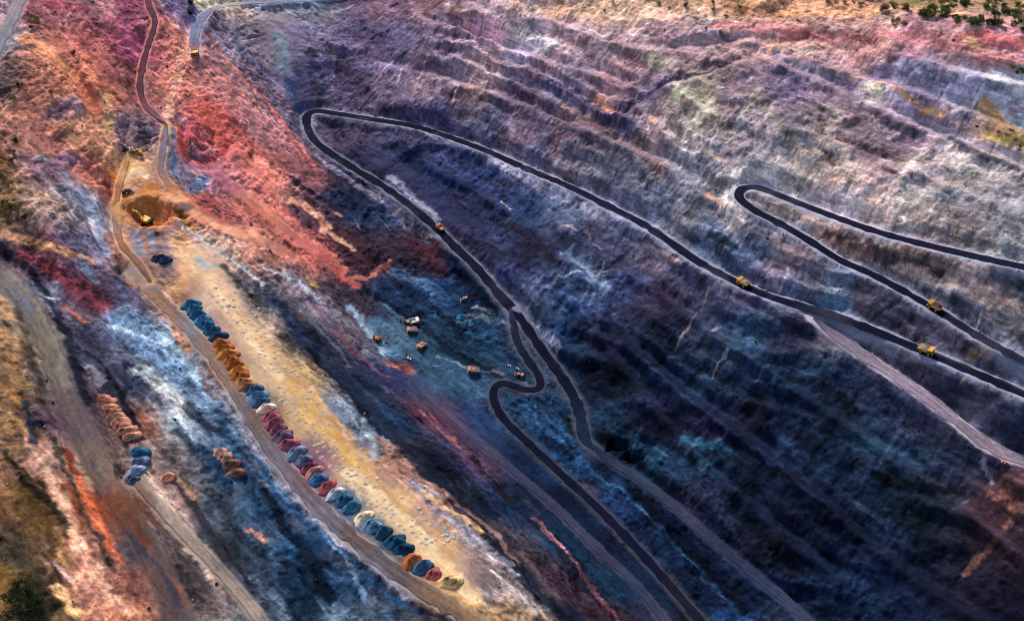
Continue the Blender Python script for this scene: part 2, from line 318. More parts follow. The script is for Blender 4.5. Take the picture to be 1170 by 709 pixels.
ST = """
d0a090 4 180,0 195,25 212,40
e8a890 7 212,42 207,62 203,85 196,110 188,135
6c5a80 14 192,2 205,14
e8d4b0 12 225,4 245,-3 300,-8
6c6888 9 262,40 280,60 300,80 330,110 345,128
c07068 7 240,45 265,75 300,110 330,150 360,190
d88870 4 250,60 285,105 320,150 345,180
4c5c84 8 226,20 223,35 221,50
5c4058 4 238,68 255,80 270,98
a04850 15 222,140 224,165
d85850 6 206,150 212,178 230,186 250,176 256,160
c04858 4 212,145 217,172 230,178 244,170 248,150
e07868 5 204,160 212,190 235,193 262,180 268,172
e08c6c 3 206,140 200,168 212,193 240,201 268,186
e89878 3 260,196 300,236 350,276 395,312
e8a888 3 262,150 300,185 340,215 390,245
8c4450 4 235,125 262,150 300,190
c05850 3 218,150 222,170 240,172
7a88a8 10 192,150 196,180 205,205
7c8cb0 12 215,215 235,205
8890a8 5 182,165 188,195
e8c090 12 140,205 160,195
e8ccb0 6 150,196 165,202
e89830 7 130,203 134,206
8c3c40 6 122,212 126,220
c07c40 22 172,215 168,235 175,250
9c5424 13 172,240 178,252
6c3418 6 160,250 166,262 180,266
b0643c 10 196,225 198,240 190,255
e49874 15 195,225 225,245 260,262 300,270
f0b090 6 200,230 235,250 265,265
b0b0c8 6 45,178 60,190 72,200 85,218 95,228
98a0c0 10 95,235 105,245 112,265 118,290
d0d4e0 5 96,240 104,252 110,270
9c7480 18 65,130 85,120
a07488 14 60,190 80,180
d08860 14 25,40 50,55 90,90
c87858 12 95,60 110,90
8a3c54 20 60,5 90,10
904860 18 145,5 150,60
4c3c44 12 0,70 20,55 35,50
5c4858 8 130,145 145,165
e0b080 8 118,105 128,130 120,150
74687c 10 160,150 175,150
3a2a20 5 20,345 34,395 48,440 60,480
3c2c1c 7 5,520 30,540 60,560
8c6438 6 0,440 20,455 35,475
4c3824 6 10,395 22,420
4c3c34 6 62,500 78,540 100,590 130,650
9c9084 8 10,310 40,345 62,390 78,440
746860 3 25,330 50,370 66,410
c08c68 12 5,265 40,278 80,290 105,300
241c30 10 0,282 25,300 50,330 60,350 76,385 88,420 96,460
7c3444 15 30,290 60,310 90,330 120,350
a84848 5 50,300 80,322
b86040 6 75,350 90,362 100,368
6c7c9c 10 95,300 110,320
e8ecf0 6 55,340 64,340
3c3c50 14 85,395 115,430 140,470 150,500
241c2c 6 100,400 125,430 148,470 165,500
8c8490 10 98,420 115,435
6480a0 34 140,360 190,410 240,470 270,500
a0bcd4 7 180,375 210,410 240,455
c8d0d4 20 165,425 190,445 205,465
dcd8d8 6 170,440 200,460 205,475
b8c8d4 5 120,370 150,380 190,395
a8a4b8 7 205,380 245,440 265,470 285,500
38384c 12 213,460 230,475 240,490
c89070 12 150,318 185,350 215,395
e0a878 20 205,270 215,310 200,330
8c8ca0 13 155,270 158,290
a0a0b4 8 172,265 175,282
b87840 8 205,245 222,262
dcb48c 26 220,290 250,330 300,400 340,450
e8c49c 10 240,320 280,380 330,440
a8b0b0 10 225,295 240,305
b0a8a8 6 205,255 240,280 270,300 300,325
4c4440 8 255,305 280,330 300,350
242c44 26 315,345 350,385 390,430 440,490 500,550 560,610 620,680 660,709
101828 8 350,395 380,430 410,465 440,500
5c6478 6 340,350 380,390 400,420
7c7c88 11 325,310 370,345 400,370
a0a8b4 5 290,300 330,320 365,345
88a0b8 12 400,350 420,375 440,400
a0b8c8 4 405,360 425,385 440,405
d8a860 6 352,318 362,325
68404c 8 385,380 410,405 440,430
94584c 10 445,415 462,418 472,424
a86450 4 450,418 462,420
507898 18 430,370 450,400
1c2c44 12 410,325 450,345 480,360
405c80 14 450,310 480,320 500,340
7484a4 5 440,305 460,300 480,318
c87068 13 300,215 330,250 360,280 390,305
c05c58 10 370,290 390,315 405,325
b06460 7 395,318 420,315 445,300
e0a080 10 320,225 350,235 375,258
e0a888 8 370,262 392,275 405,285
50303c 10 350,225 375,240 390,260
382438 7 330,200 350,215 400,240
5c2c38 15 470,275 490,290 503,308
7890a8 4 497,268 520,280
7088a4 5 527,285 515,302
0c2440 15 512,290 530,310 550,335 565,350
285078 12 500,345 530,340
6888a8 4 520,368 545,362 560,370
8898b0 3 540,350 560,356 575,368
8c98a8 3 535,358 560,363 585,374
0c1830 5 525,375 540,370
2878a8 4 527,362 532,362
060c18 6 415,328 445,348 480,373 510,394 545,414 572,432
4c6c88 5 430,345 460,365 500,392
182840 8 455,325 490,345 530,385
0c1a30 4 418,330 440,345 480,368 500,380 525,398
10243c 4 500,395 530,412 550,420 568,432
142c48 3 455,350 490,372 510,376
5c7c98 3 450,395 480,412 520,425
88a0b4 3 500,405 530,417 560,424
d0a060 20 330,435 380,495 430,560 480,620 540,690
d4a878 9 300,385 350,440 400,500
9494a8 6 470,555 510,592 560,630
8c8ca0 5 505,580 550,618 590,655
b08850 5 400,510 430,552 470,590
b89468 6 440,600 480,640 520,678
9c8878 5 380,520 420,575 460,610
a8a4a8 5 520,640 560,680
a07c58 3 395,480 400,500 410,515
2870a0 4 540,367 545,367
182c48 8 490,375 515,400 535,415 560,420 570,430
3c6484 13 480,420 520,440 550,450
807480 5 565,422 585,432 600,440
706878 5 545,460 570,470
a86468 4 478,468 500,485 520,505 532,518
a87068 3 490,472 510,490 530,515
302014 6 540,520 560,545 590,575
7c4c58 6 608,590 630,615 655,640 690,690 710,715
c88080 2.5 615,595 640,622 665,655
3c3c40 5 595,560 620,595
d8a868 12 345,470 375,500 400,520 430,550
c88030 6 380,475 390,500 395,505
90a0b0 11 400,475 425,500 430,520
a8847c 6 430,500 455,520 490,550 530,580 560,605 590,640
e0c098 22 400,540 450,590 500,640 540,680
e8cca0 8 420,555 460,590 500,625
8c8ca4 9 470,550 500,570 540,610 580,640
e0b888 7 480,560 550,605
9090a0 6 500,600 545,625
b0a8a8 6 550,620 580,660 610,700
e0e0e0 4 560,650 590,680 600,705
605858 5 535,640 560,665 590,700
e8d0a8 6 525,675 550,690
9094ac 9 270,470 290,510 330,560 380,610 430,650 470,680
24507c 9 290,520 310,550 340,585 380,625 430,665 480,700
6c90b0 4 300,530 330,570 365,605 400,650 425,700
101c30 14 300,560 340,620 380,680
284c6c 16 250,480 280,540 300,580
203850 14 205,490 235,520 265,560
58708c 18 290,660 320,700
a87868 8 285,605 300,615
c89080 8 252,515 258,522
94704c 18 0,480 25,490
c89880 14 50,520 60,550 75,590 95,630 120,670 150,700
e0b8a0 5 55,525 68,565
a85434 8 85,535 100,575 115,605 135,640
b86040 3 90,545 105,580 120,612
7c3020 6 75,510 85,540
383c54 4 100,510 110,540 125,565
303448 6 150,610 175,645 205,690
c05c30 4 150,600 180,640 210,680 225,700
5c3028 8 145,590 170,620
b8a090 13 165,540 190,580 220,620 250,660 290,700
d0c0b0 4 170,550 200,595
3c3038 12 205,550 230,590 255,630 290,670
907058 8 205,545 220,565
70502c 30 20,560 50,600
2c2014 8 20,540 60,575 75,610
281c10 10 40,700 60,690
8c6c48 10 65,600 70,640
504434 16 0,630 40,650
d8ac78 10 60,670 90,700
c0a0a0 5 60,640 95,670
2c3448 6 30,462 33,490 38,505
584048 7 50,465 60,500
d0a070 14 0,340 10,360
a47c54 14 5,400 25,440
5c4038 5 20,350 30,400 45,440
e09880 9 678,115 695,125
f0b098 4 672,130 690,128
e0a088 5 740,135 748,140
c0a8a0 3 748,140 775,155 800,170 840,185
40304c 6 845,68 800,85 760,95 740,110 720,120
4c3c58 4 790,80 830,70
b0ac9c 13 770,105 810,120 800,135
a8a0a0 12 740,60 770,75
786068 12 640,120 700,150 760,190
847c78 8 860,110 900,150 940,180
745468 9 960,160 1000,175 1040,170
6c3c48 8 1010,190 1040,200
50405c 10 600,90 660,110 720,150
b4b0c0 12 590,35 615,45 630,50
c0b8c8 4 650,30 700,38 740,42
e0c0a0 5 520,-5 600,2 680,18 720,22 760,18 850,25
d89468 15 830,8 920,14 1000,14
c88c6c 14 1000,6 1090,14 1175,24
d8a070 8 840,0 900,10 960,15
f0e0c8 4 690,14 740,22 800,5 830,15
b06c74 12 820,30 900,35 980,40 1060,45 1120,60 1170,70
c06060 11 1100,40 1140,45 1170,50
e0b080 9 1105,45 1115,50
e8d8c8 4 885,50 910,55 935,62
7c748c 8 885,65 940,90 1000,118 1060,145 1120,165 1165,185
747090 13 1030,75 1080,90 1130,110 1170,130
b0b0c0 5 1080,80 1130,90 1170,105
8ca0bc 8 1130,120 1170,140
4c4460 5 1050,115 1090,130 1110,135
d09860 6 1120,120 1145,135
a08838 6 1130,150 1170,165
d8a868 3 950,78 995,90 1040,110 1080,130
604c58 8 910,110 940,125
5c4850 7 1000,125 1020,140 1060,150
504450 6 1085,155 1120,175 1160,190
b0a8ac 8 1085,160 1070,180
b8b0b0 8 1050,175 1035,195
b0b0a8 10 985,100 1005,110
a8a4a4 6 870,100 845,135 830,160
b8b0b8 5 885,115 865,150
b8b0b4 12 845,200 832,215 838,235 850,248
e09c88 5 808,222 825,232
a89494 13 890,235 950,262 1020,290 1100,320 1160,350
c89078 4 935,262 970,280 1010,295
483c44 7 945,262 990,280 1060,305 1075,310
e0d0d0 4 1060,315 1085,328
b8a0a8 12 1100,310 1120,320
c0b0a8 3 1130,330 1115,370
587898 12 945,340 965,350
b07858 4 1100,430 1125,415 1140,400
a08060 4 1110,400 1135,412
987058 4 950,275 930,270
1c2c38 9 810,270 840,278
8c6858 3 755,290 780,300
587090 16 650,290 690,330
7890a8 3 620,330 660,310 710,305
6c8098 3 660,345 690,300 700,280
b09ca0 3 670,262 680,280 688,285
a08c98 3 640,258 662,262
d8c0c0 3 572,230 584,238
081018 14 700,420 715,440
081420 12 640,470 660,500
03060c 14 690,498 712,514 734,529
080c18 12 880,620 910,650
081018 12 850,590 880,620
2c5c78 11 780,500 830,515
34607c 4 950,505 1000,510 1050,515
3c6884 3 780,490 800,500 830,515
2c4c64 10 980,500 1030,515
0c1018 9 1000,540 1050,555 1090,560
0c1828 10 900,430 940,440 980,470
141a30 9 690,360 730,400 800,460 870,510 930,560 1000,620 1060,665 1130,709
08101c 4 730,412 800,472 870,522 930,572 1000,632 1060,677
283850 8 890,500 940,540 990,590 1040,630
8c8090 3 810,330 790,365 775,395
80707c 3 840,340 815,380
74748c 3 830,400 815,430
7c5048 7 1150,560 1155,580 1150,600 1130,625 1105,655
4c303c 16 1130,590 1160,640
b0b0c0 2.5 1122,530 1135,550
28527c 6 612,462 615,480 640,505 690,548 740,590 790,640 830,680 860,709
4c7498 2 640,505 690,548 740,590
547ca0 2 775,625 800,655 830,682
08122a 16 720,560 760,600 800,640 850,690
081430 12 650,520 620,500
504860 10 665,550 680,560
68768a 18 318,40 325,80
3c4468 12 330,95 340,120
8890a8 10 290,5 340,10 400,5
44384c 10 356,60 362,110 372,118
74687c 5 385,20 380,100
5c4c68 12 400,60 420,100
a07890 10 510,10 540,30
d0b0a0 4 508,2 520,8 535,18 530,25
c8a898 2.5 560,60 545,80 520,100
b8a098 2.5 570,62 548,95 530,100
a898a8 3 460,75 455,95
a08c98 3 490,60 470,110
b09c9c 3 540,60 515,115
3c2c3c 6 575,250 600,270 640,300
142850 16 455,170 500,200 540,215
202848 12 440,165 480,180
8c88a4 7 360,175 385,195 410,212 440,232 470,252
a09cb4 5 455,240 480,262 505,272 525,285 540,305
7078a0 8 545,300 565,325 585,345 600,365
7c80a0 8 445,200 470,222 500,250
6c7898 6 600,355 625,385 640,400
8484a0 7 560,180 600,203 650,228 690,250
2c3860 14 560,215 610,245
60708c 5 470,250 490,275
""" 
for ln in ST.strip().splitlines():  # includes painted shade: rim slope, dark ledge line, pit wall, bank face, bench lines
    t = ln.split(); P_ = [tuple(map(float, q.split(','))) for q in t[2:]]
    stroke(t[0], float(t[1]), P_)

# streaky variation: beds along the strike, scars down the slope, broken blocks
BASEC = COL.copy()
b0, b1 = at(600, 195)[:2], at(1060, 400)[:2]; ang2 = math.atan2(b1[1]-b0[1], b1[0]-b0[0])
# rills, ledges and dig scars: short thin marks running down the face or along the beds
rs_ = random.Random(5)
for i in range(520):
    px, py = rs_.uniform(10, 1160), rs_.uniform(5, 700)
    p = at(px, py, Zroad)
    if samp(rough, p[0], p[1]) < .7: continue
    isr = samp(right, p[0], p[1]) > .5
    aa = (math.atan2(fd[1], fd[0])+rs_.gauss(0, .22)) if (isr and rs_.random() < .5) else ((ang2 if isr else ang)+rs_.gauss(0, .10))
    Ln = rs_.uniform(8, 34)*(1.3 if not isr else 1); n_s = 5; P = []; x, y = p[0], p[1]
    for k in range(n_s): P.append((x, y)); aa += rs_.gauss(0, .12); x += math.cos(aa)*Ln/n_s*1.5; y += math.sin(aa)*Ln/n_s*1.5
    r = dist_line(catmull(P, 3.0), 6, swx*.4, swy*.4)
    if r is None: continue
    sl, D, E, SD = r; hw = rs_.uniform(.5, 1.6); gain_ = rs_.choice([.75, .6, -.8, -.55, .45])
    a = (1-sstep(D+.4*n3[sl], hw*.5, hw+1.0))*np.clip(.6+brk[sl], .1, 1)
    COL[sl] = COL[sl]*np.exp(gain_*a)[..., None]
patch = sstep(fbm(70, 141, 3), -.1, .35)
band = fbm(26, 171, 5, ang=ang2, stretch=6.0, gain=.62)*right+fbm(20, 173, 5, ang=ang, stretch=7.0, gain=.62)*(1-right)
spur = fbm(15, 175, 4, ang=math.atan2(fd[1], fd[0]), stretch=3.2, gain=.6)*right*sstep(fbm(80, 177, 3), -.15, .25)
n4 = fbm(4, 143, 3, gain=.7)
lumv = rough*(.10*L_cont*(1.15-.7*right)+.10*L_fall*right*(.1+.6*patch)+.14*L_big)+(.3+.7*rough)*(.34*n2+.22*n3+(.12+.16*(1-right))*n4+.04*white)
cr = np.abs(fbm(13, 151, 5, gain=.62, ang=ang, stretch=1.8)); crack = (1-sstep(cr, .0, .07))*rough*sstep(fbm(50, 153, 3), -.25, .2)
bl = sstep(fbm(9, 155, 4, gain=.6), .28, .5)*sstep(fbm(60, 157, 3), -.1, .3)*rough      # dark broken ground
pl = sstep(fbm(8, 159, 4, gain=.6, ang=ang+1.4, stretch=2.0), .30, .52)*sstep(fbm(55, 161, 3), -.05, .35)*rough
pale = sstep(L_fall*right+L_cont*(1-right)+fbm(40, 77, 4)*1.6, 1.6, 3.0)*rough
dark = sstep(-L_cont*(1-right*.5)-L_fall*.5*right+fbm(34, 79, 4)*1.8, 1.3, 2.6)*rough
lum = COL.mean(2)
lumv = lumv+.40*pale*(1-.7*right)-.6*dark-.6*crack-.8*bl+.5*pl*(1-.6*right)
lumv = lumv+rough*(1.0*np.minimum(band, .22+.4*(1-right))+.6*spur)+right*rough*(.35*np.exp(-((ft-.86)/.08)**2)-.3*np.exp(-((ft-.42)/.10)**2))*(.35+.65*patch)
hue = fbm(18, 61, 5, gain=.7)*.7+1.3*fbm(34, 181, 4, ang=ang2, stretch=4.0)+.25*L_cont
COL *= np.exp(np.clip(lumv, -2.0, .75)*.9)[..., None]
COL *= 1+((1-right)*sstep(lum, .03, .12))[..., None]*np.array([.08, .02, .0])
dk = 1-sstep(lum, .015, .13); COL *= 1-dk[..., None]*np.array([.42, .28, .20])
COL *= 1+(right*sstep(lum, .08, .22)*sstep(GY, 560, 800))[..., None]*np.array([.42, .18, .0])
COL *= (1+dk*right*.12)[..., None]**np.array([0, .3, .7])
COL *= np.exp((hue*(.5+.5*right))[..., None]*np.array([.13, -.01, -.10]))
# loose crust of pale grit and dark stones
COL *= 1+((1-right)*sstep(-GY, -560, -400)*sstep(lum, .05, .15))[..., None]*np.array([.22, .20, .16]); gm = COL.mean(2, keepdims=True); COL = gm+(COL-gm)*(1-.16*(dk*right)[..., None]); COL = gm+(COL-gm)*(.95-.10*sstep(gm, .04, .3)*right[..., None])
grit = (rng.random(Z.shape) > .997)*rough*(lum > .08); COL = COL*(1-.5*grit[..., None])+np.array([.5, .45, .42])*.5*grit[..., None]*np.clip(lum*4, .25, 1)[..., None]

# berms beside the roads: pale windrows of loose rock, and wheel tracks
BERM = {'coal': '8c8a9e', 'grey': '38445c', 'pale': 'a898a4', 'lilac': '4c4c64', 'leftroad': '5c5450', 'bench': 'b09890', 'ledge': 'a89488', 'grey2': 'a89890', 'brown': 'c08078', 'rimroad': 'a09cac', 'ochre': 'c89868'}
for name, wd, cl, P in RD:
    r = dist_line(P, wd*.5+12, swx*.25, swy*.25)
    if r is None: continue
    sl, D, E, SD = r
    if cl == 'grey': wt = .5
    else: wt = .75
    c = hexlin(BERM[cl]); 
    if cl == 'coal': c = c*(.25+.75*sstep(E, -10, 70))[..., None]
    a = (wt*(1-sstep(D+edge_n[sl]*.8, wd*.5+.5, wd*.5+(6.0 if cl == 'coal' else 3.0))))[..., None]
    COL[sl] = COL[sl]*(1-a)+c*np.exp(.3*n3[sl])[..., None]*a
    if cl in ('coal', 'pale', 'bench', 'grey'):
        bm_ = (1.3+.7*n3[sl])*np.exp(-((RDM[sl]-1.9)/1.1)**2)*(np.abs(D-wd*.5-RDM[sl]) < .01)
        Z[sl] += bm_
# ------------------------------------------------------------------ materials
SUN_EL, SUN_AZ = R(40), R(338)                    # compass angle of the sun, clockwise from +Y
ILLUM = np.array([1.15, 1.13, 1.19])
def nt(name):
    m = bpy.data.materials.new(name); m.use_nodes = True; t = m.node_tree; b = t.nodes['Principled BSDF']
    return m, t, b
def mat(name, hexc, rough_=.9, noise=.25, scale=1.5, metal=0, spec=.2, bump=.3, k=1.0):
    m, t, b = nt(name); c = hexlin(hexc)/ILLUM*k
    n = t.nodes.new('ShaderNodeTexNoise'); n.inputs['Scale'].default_value = scale; n.inputs['Detail'].default_value = 6
    tc = t.nodes.new('ShaderNodeTexCoord'); t.links.new(tc.outputs['Object'], n.inputs['Vector'])
    r = t.nodes.new('ShaderNodeMapRange'); r.inputs['To Min'].default_value = 1-noise*1.6; r.inputs['To Max'].default_value = 1+noise*1.6
    r.inputs['From Min'].default_value = .25; r.inputs['From Max'].default_value = .75
    t.links.new(n.outputs['Fac'], r.inputs['Value'])
    v = t.nodes.new('ShaderNodeVectorMath'); v.operation = 'SCALE'; v.inputs[0].default_value = tuple(c); t.links.new(r.outputs[0], v.inputs['Scale'])
    t.links.new(v.outputs[0], b.inputs['Base Color']); b.inputs['Roughness'].default_value = rough_; b.inputs['Metallic'].default_value = metal
    b.inputs['Specular IOR Level'].default_value = spec
    if bump:
        bp = t.nodes.new('ShaderNodeBump'); bp.inputs['Strength'].default_value = bump; bp.inputs['Distance'].default_value = .3
        t.links.new(n.outputs['Fac'], bp.inputs['Height']); t.links.new(bp.outputs[0], b.inputs['Normal'])
    return m
def rock_material(name, graded_=False):
    m, t, b = nt(name); N = t.nodes.new; L = t.links.new
    at_ = N('ShaderNodeAttribute'); at_.attribute_name = 'rock'
    geo = N('ShaderNodeNewGeometry')
    n1_ = N('ShaderNodeTexNoise'); n1_.inputs['Scale'].default_value = .55; n1_.inputs['Detail'].default_value = 8; n1_.inputs['Roughness'].default_value = .7
    L(geo.outputs['Position'], n1_.inputs['Vector'])
    mp = N('ShaderNodeMapping'); mp.vector_type = 'TEXTURE'; mp.inputs['Rotation'].default_value = (0, 0, ang); mp.inputs['Scale'].default_value = (7, 1.2, 1.2); L(geo.outputs['Position'], mp.inputs['Vector'])
    n2_ = N('ShaderNodeTexNoise'); n2_.inputs['Scale'].default_value = .8; n2_.inputs['Detail'].default_value = 5; L(mp.outputs[0], n2_.inputs['Vector'])
    vo = N('ShaderNodeTexVoronoi'); vo.inputs['Scale'].default_value = .4; L(geo.outputs['Position'], vo.inputs['Vector'])
    def mr(src, a, b_, lo, hi):
        r = N('ShaderNodeMapRange'); r.inputs['From Min'].default_value = a; r.inputs['From Max'].default_value = b_; r.inputs['To Min'].default_value = lo; r.inputs['To Max'].default_value = hi
        L(src, r.inputs['Value']); return r.outputs[0]
    def mul(a, b_):
        q = N('ShaderNodeMath'); q.operation = 'MULTIPLY'; L(a, q.inputs[0]); L(b_, q.inputs[1]); return q.outputs[0]
    n3_ = N('ShaderNodeTexNoise'); n3_.inputs['Scale'].default_value = .14; n3_.inputs['Detail'].default_value = 12; n3_.inputs['Roughness'].default_value = .68; n3_.inputs['Distortion'].default_value = .6
    L(geo.outputs['Position'], n3_.inputs['Vector'])
    md = N('ShaderNodeMapping'); md.vector_type = 'TEXTURE'; md.inputs['Rotation'].default_value = (R(28), 0, ang+R(8)); md.inputs['Scale'].default_value = (8, 1, 1.2); L(geo.outputs['Position'], md.inputs['Vector'])
    ds = N('ShaderNodeVectorMath'); ds.operation = 'SCALE'; ds.inputs['Scale'].default_value = 7.0; L(n1_.outputs['Color'], ds.inputs[0])
    dp = N('ShaderNodeVectorMath'); L(geo.outputs['Position'], dp.inputs[0]); L(ds.outputs[0], dp.inputs[1])
    mc = N('ShaderNodeMapping'); mc.vector_type = 'TEXTURE'; mc.inputs['Rotation'].default_value = (0, 0, ang+R(12)); mc.inputs['Scale'].default_value = (2.2, 1, 1); L(dp.outputs[0], mc.inputs['Vector'])
    cells = []
    for sc_ in (.10, .27):
        vc = N('ShaderNodeTexVoronoi'); vc.inputs['Scale'].default_value = sc_; L(mc.outputs[0], vc.inputs['Vector']); cells.append(vc)
    n4_ = N('ShaderNodeTexNoise'); n4_.inputs['Scale'].default_value = .22; n4_.inputs['Detail'].default_value = 9; n4_.inputs['Roughness'].default_value = .7; n4_.inputs['Distortion'].default_value = .4; L(md.outputs[0], n4_.inputs['Vector'])
    k3 = (.42, .58, .76, 1.24) if not graded_ else (.4, .6, .88, 1.12)
    k4 = (.42, .60, .74, 1.28) if not graded_ else (.4, .6, .92, 1.08)
    f = mul(mul(mul(mr(n3_.outputs['Fac'], *k3), mr(n4_.outputs['Fac'], *k4)), mul(mr(cells[0].outputs['Color'], 0, 1, *((.76, 1.24) if not graded_ else (.96, 1.04))), mr(cells[1].outputs['Color'], 0, 1, *((.76, 1.24) if not graded_ else (.93, 1.07))))), mul(mul(mr(n1_.outputs['Fac'], .3, .7, .76 if not graded_ else .85, 1.26 if not graded_ else 1.15), mr(n2_.outputs['Fac'], .3, .7, .92, 1.09)), mr(vo.outputs['Distance'], 0, 1.0, 1.12, .85)))
    if not graded_:
        lp = N('ShaderNodeMix'); lp.data_type = 'FLOAT'; al = N('ShaderNodeMapRange'); al.inputs['To Min'].default_value = .22; L(at_.outputs['Alpha'], al.inputs['Value'])
        L(al.outputs[0], lp.inputs[0]); lp.inputs[2].default_value = 1.0; L(f, lp.inputs[3]); f = lp.outputs[0]
    v = N('ShaderNodeVectorMath'); v.operation = 'SCALE'; L(at_.outputs['Color'], v.inputs[0]); L(f, v.inputs['Scale'])
    L(v.outputs[0], b.inputs['Base Color']); b.inputs['Roughness'].default_value = .95; b.inputs['Specular IOR Level'].default_value = .06
    bp = N('ShaderNodeBump'); bp.inputs['Strength'].default_value = .2
    if not graded_:
        bs = N('ShaderNodeMath'); bs.operation = 'MULTIPLY'; L(al.outputs[0], bs.inputs[0]); bs.inputs[1].default_value = .5; L(bs.outputs[0], bp.inputs['Strength'])
    bp.inputs['Distance'].default_value = .5; bp.inputs['Distance'].default_value = .5
    ae = N('ShaderNodeMath'); ae.operation = 'MULTIPLY_ADD'; L(n3_.outputs['Fac'], ae.inputs[0]); ae.inputs[1].default_value = 3.0 if not graded_ else 0.0; cb_ = N('ShaderNodeMath'); cb_.operation = 'MULTIPLY_ADD'; L(cells[1].outputs['Distance'], cb_.inputs[0]); cb_.inputs[1].default_value = -1.2 if not graded_ else 0; L(n1_.outputs['Fac'], cb_.inputs[2]); L(cb_.outputs[0], ae.inputs[2])
    ad = N('ShaderNodeMath'); ad.operation = 'MULTIPLY_ADD'; L(n4_.outputs['Fac'], ad.inputs[0]); ad.inputs[1].default_value = 1.5 if not graded_ else 0.0; L(ae.outputs[0], ad.inputs[2])
    L(ad.outputs[0], bp.inputs['Height']); L(bp.outputs[0], b.inputs['Normal'])
    return m
M_rock = rock_material('mine rock'); M_road = rock_material('graded haul road', True)

def link(name, me, m=None, parent=None):
    o = bpy.data.objects.new(name, me); col.objects.link(o)
    if m: me.materials.clear(); me.materials.append(m)
    if parent: o.parent = parent
    return o
def mesh_np(name, V, Fq, colr=None, smooth=True):
    me = bpy.data.meshes.new(name); n = len(Fq)
    me.vertices.add(len(V)); me.vertices.foreach_set('co', np.asarray(V, np.float32).ravel())
    me.loops.add(n*4); me.loops.foreach_set('vertex_index', np.asarray(Fq, np.int32).ravel())
    me.polygons.add(n); me.polygons.foreach_set('loop_start', np.arange(0, n*4, 4, dtype=np.int32)); me.polygons.foreach_set('loop_total', np.full(n, 4, np.int32))
    me.polygons.foreach_set('use_smooth', np.full(n, smooth))
    me.update(calc_edges=True)
    if colr is not None:
        a = me.color_attributes.new('rock', 'FLOAT_COLOR', 'POINT'); c = np.ones((len(V), 4), np.float32); c[:, :colr.shape[1]] = colr; a.data.foreach_set('color', c.ravel())
    return me

def smooth_illum():
    z = Zc.copy()
    for _ in range(6):
        z = np.pad(z, 1, mode='edge'); z = (z[:-2, 1:-1]+z[2:, 1:-1]+z[1:-1, :-2]+z[1:-1, 2:]+z[1:-1, 1:-1]*2)/6
    dy, dx = np.gradient(z, CS); s_ = (math.sin(SUN_AZ)*math.cos(SUN_EL), math.cos(SUN_AZ)*math.cos(SUN_EL), math.sin(SUN_EL))
    nd = np.clip((-dx*s_[0]-dy*s_[1]+s_[2])/np.sqrt(1+dx*dx+dy*dy), 0, 1)
    return up_sample(nd, CS)
NDL = smooth_illum()
ILL = np.array([.29, .34, .47])*(.86-.34*right)[..., None]+1.46*np.array([1, .93, .85])*NDL[..., None]
ALB = COL/ILL; ALB = np.maximum(ALB*np.minimum(1, .85/np.maximum(ALB.max(2), 1e-4))[..., None], .0012)
# keep the part of the grid the pit and its surroundings occupy (with a wide margin)
dep = GY*FW[1]+(Z-CAM[2])*FW[2]
keep = (np.abs(GX) < dep*.532+90)
kf = keep[:-1, :-1] & keep[1:, 1:] & keep[:-1, 1:] & keep[1:, :-1]
idx = np.arange(NX*NY).reshape(NY, NX)
Fq = np.stack([idx[:-1, :-1][kf], idx[:-1, 1:][kf], idx[1:, 1:][kf], idx[1:, :-1][kf]], 1)
used = np.unique(Fq); remap = np.full(NX*NY, -1); remap[used] = np.arange(len(used))
V = np.stack([GX.ravel()[used], GY.ravel()[used], Z.ravel()[used]], 1)
terrain = link('ground', mesh_np('ground', V, remap[Fq], np.column_stack([ALB.reshape(-1, 3)[used], rough.ravel()[used]])), M_rock); terrain['kind'] = 'structure'
# land beyond the pit, out to the horizon
n = 90; s_ = np.sinh(np.linspace(-5.2, 5.2, n))/np.sinh(5.2)*9000
AX, AY = np.meshgrid(s_, s_+730); 
az = np.zeros(AX.shape); pass
ex = np.clip(AX, X0+30, X1-30); ey = np.clip(AY, Y0+10, Y1-10); far = np.hypot(AX-ex, AY-ey)
az = samp(Zbase, ex, ey); az = az*np.exp(-far/500)+215*(1-np.exp(-far/500))
az -= np.where((np.abs(AX) < 760) & (AY > 220) & (AY < 1400), 60, 3)
ii_ = np.arange(n*n).reshape(n, n)
fo = np.stack([ii_[:-1, :-1].ravel(), ii_[:-1, 1:].ravel(), ii_[1:, 1:].ravel(), ii_[1:, :-1].ravel()], 1)
ol = link('surrounding_land', mesh_np('surrounding_land', np.stack([AX.ravel(), AY.ravel(), az.ravel()], 1), fo, np.tile([.22, .15, .10], (n*n, 1))), M_rock); ol['kind'] = 'structure'

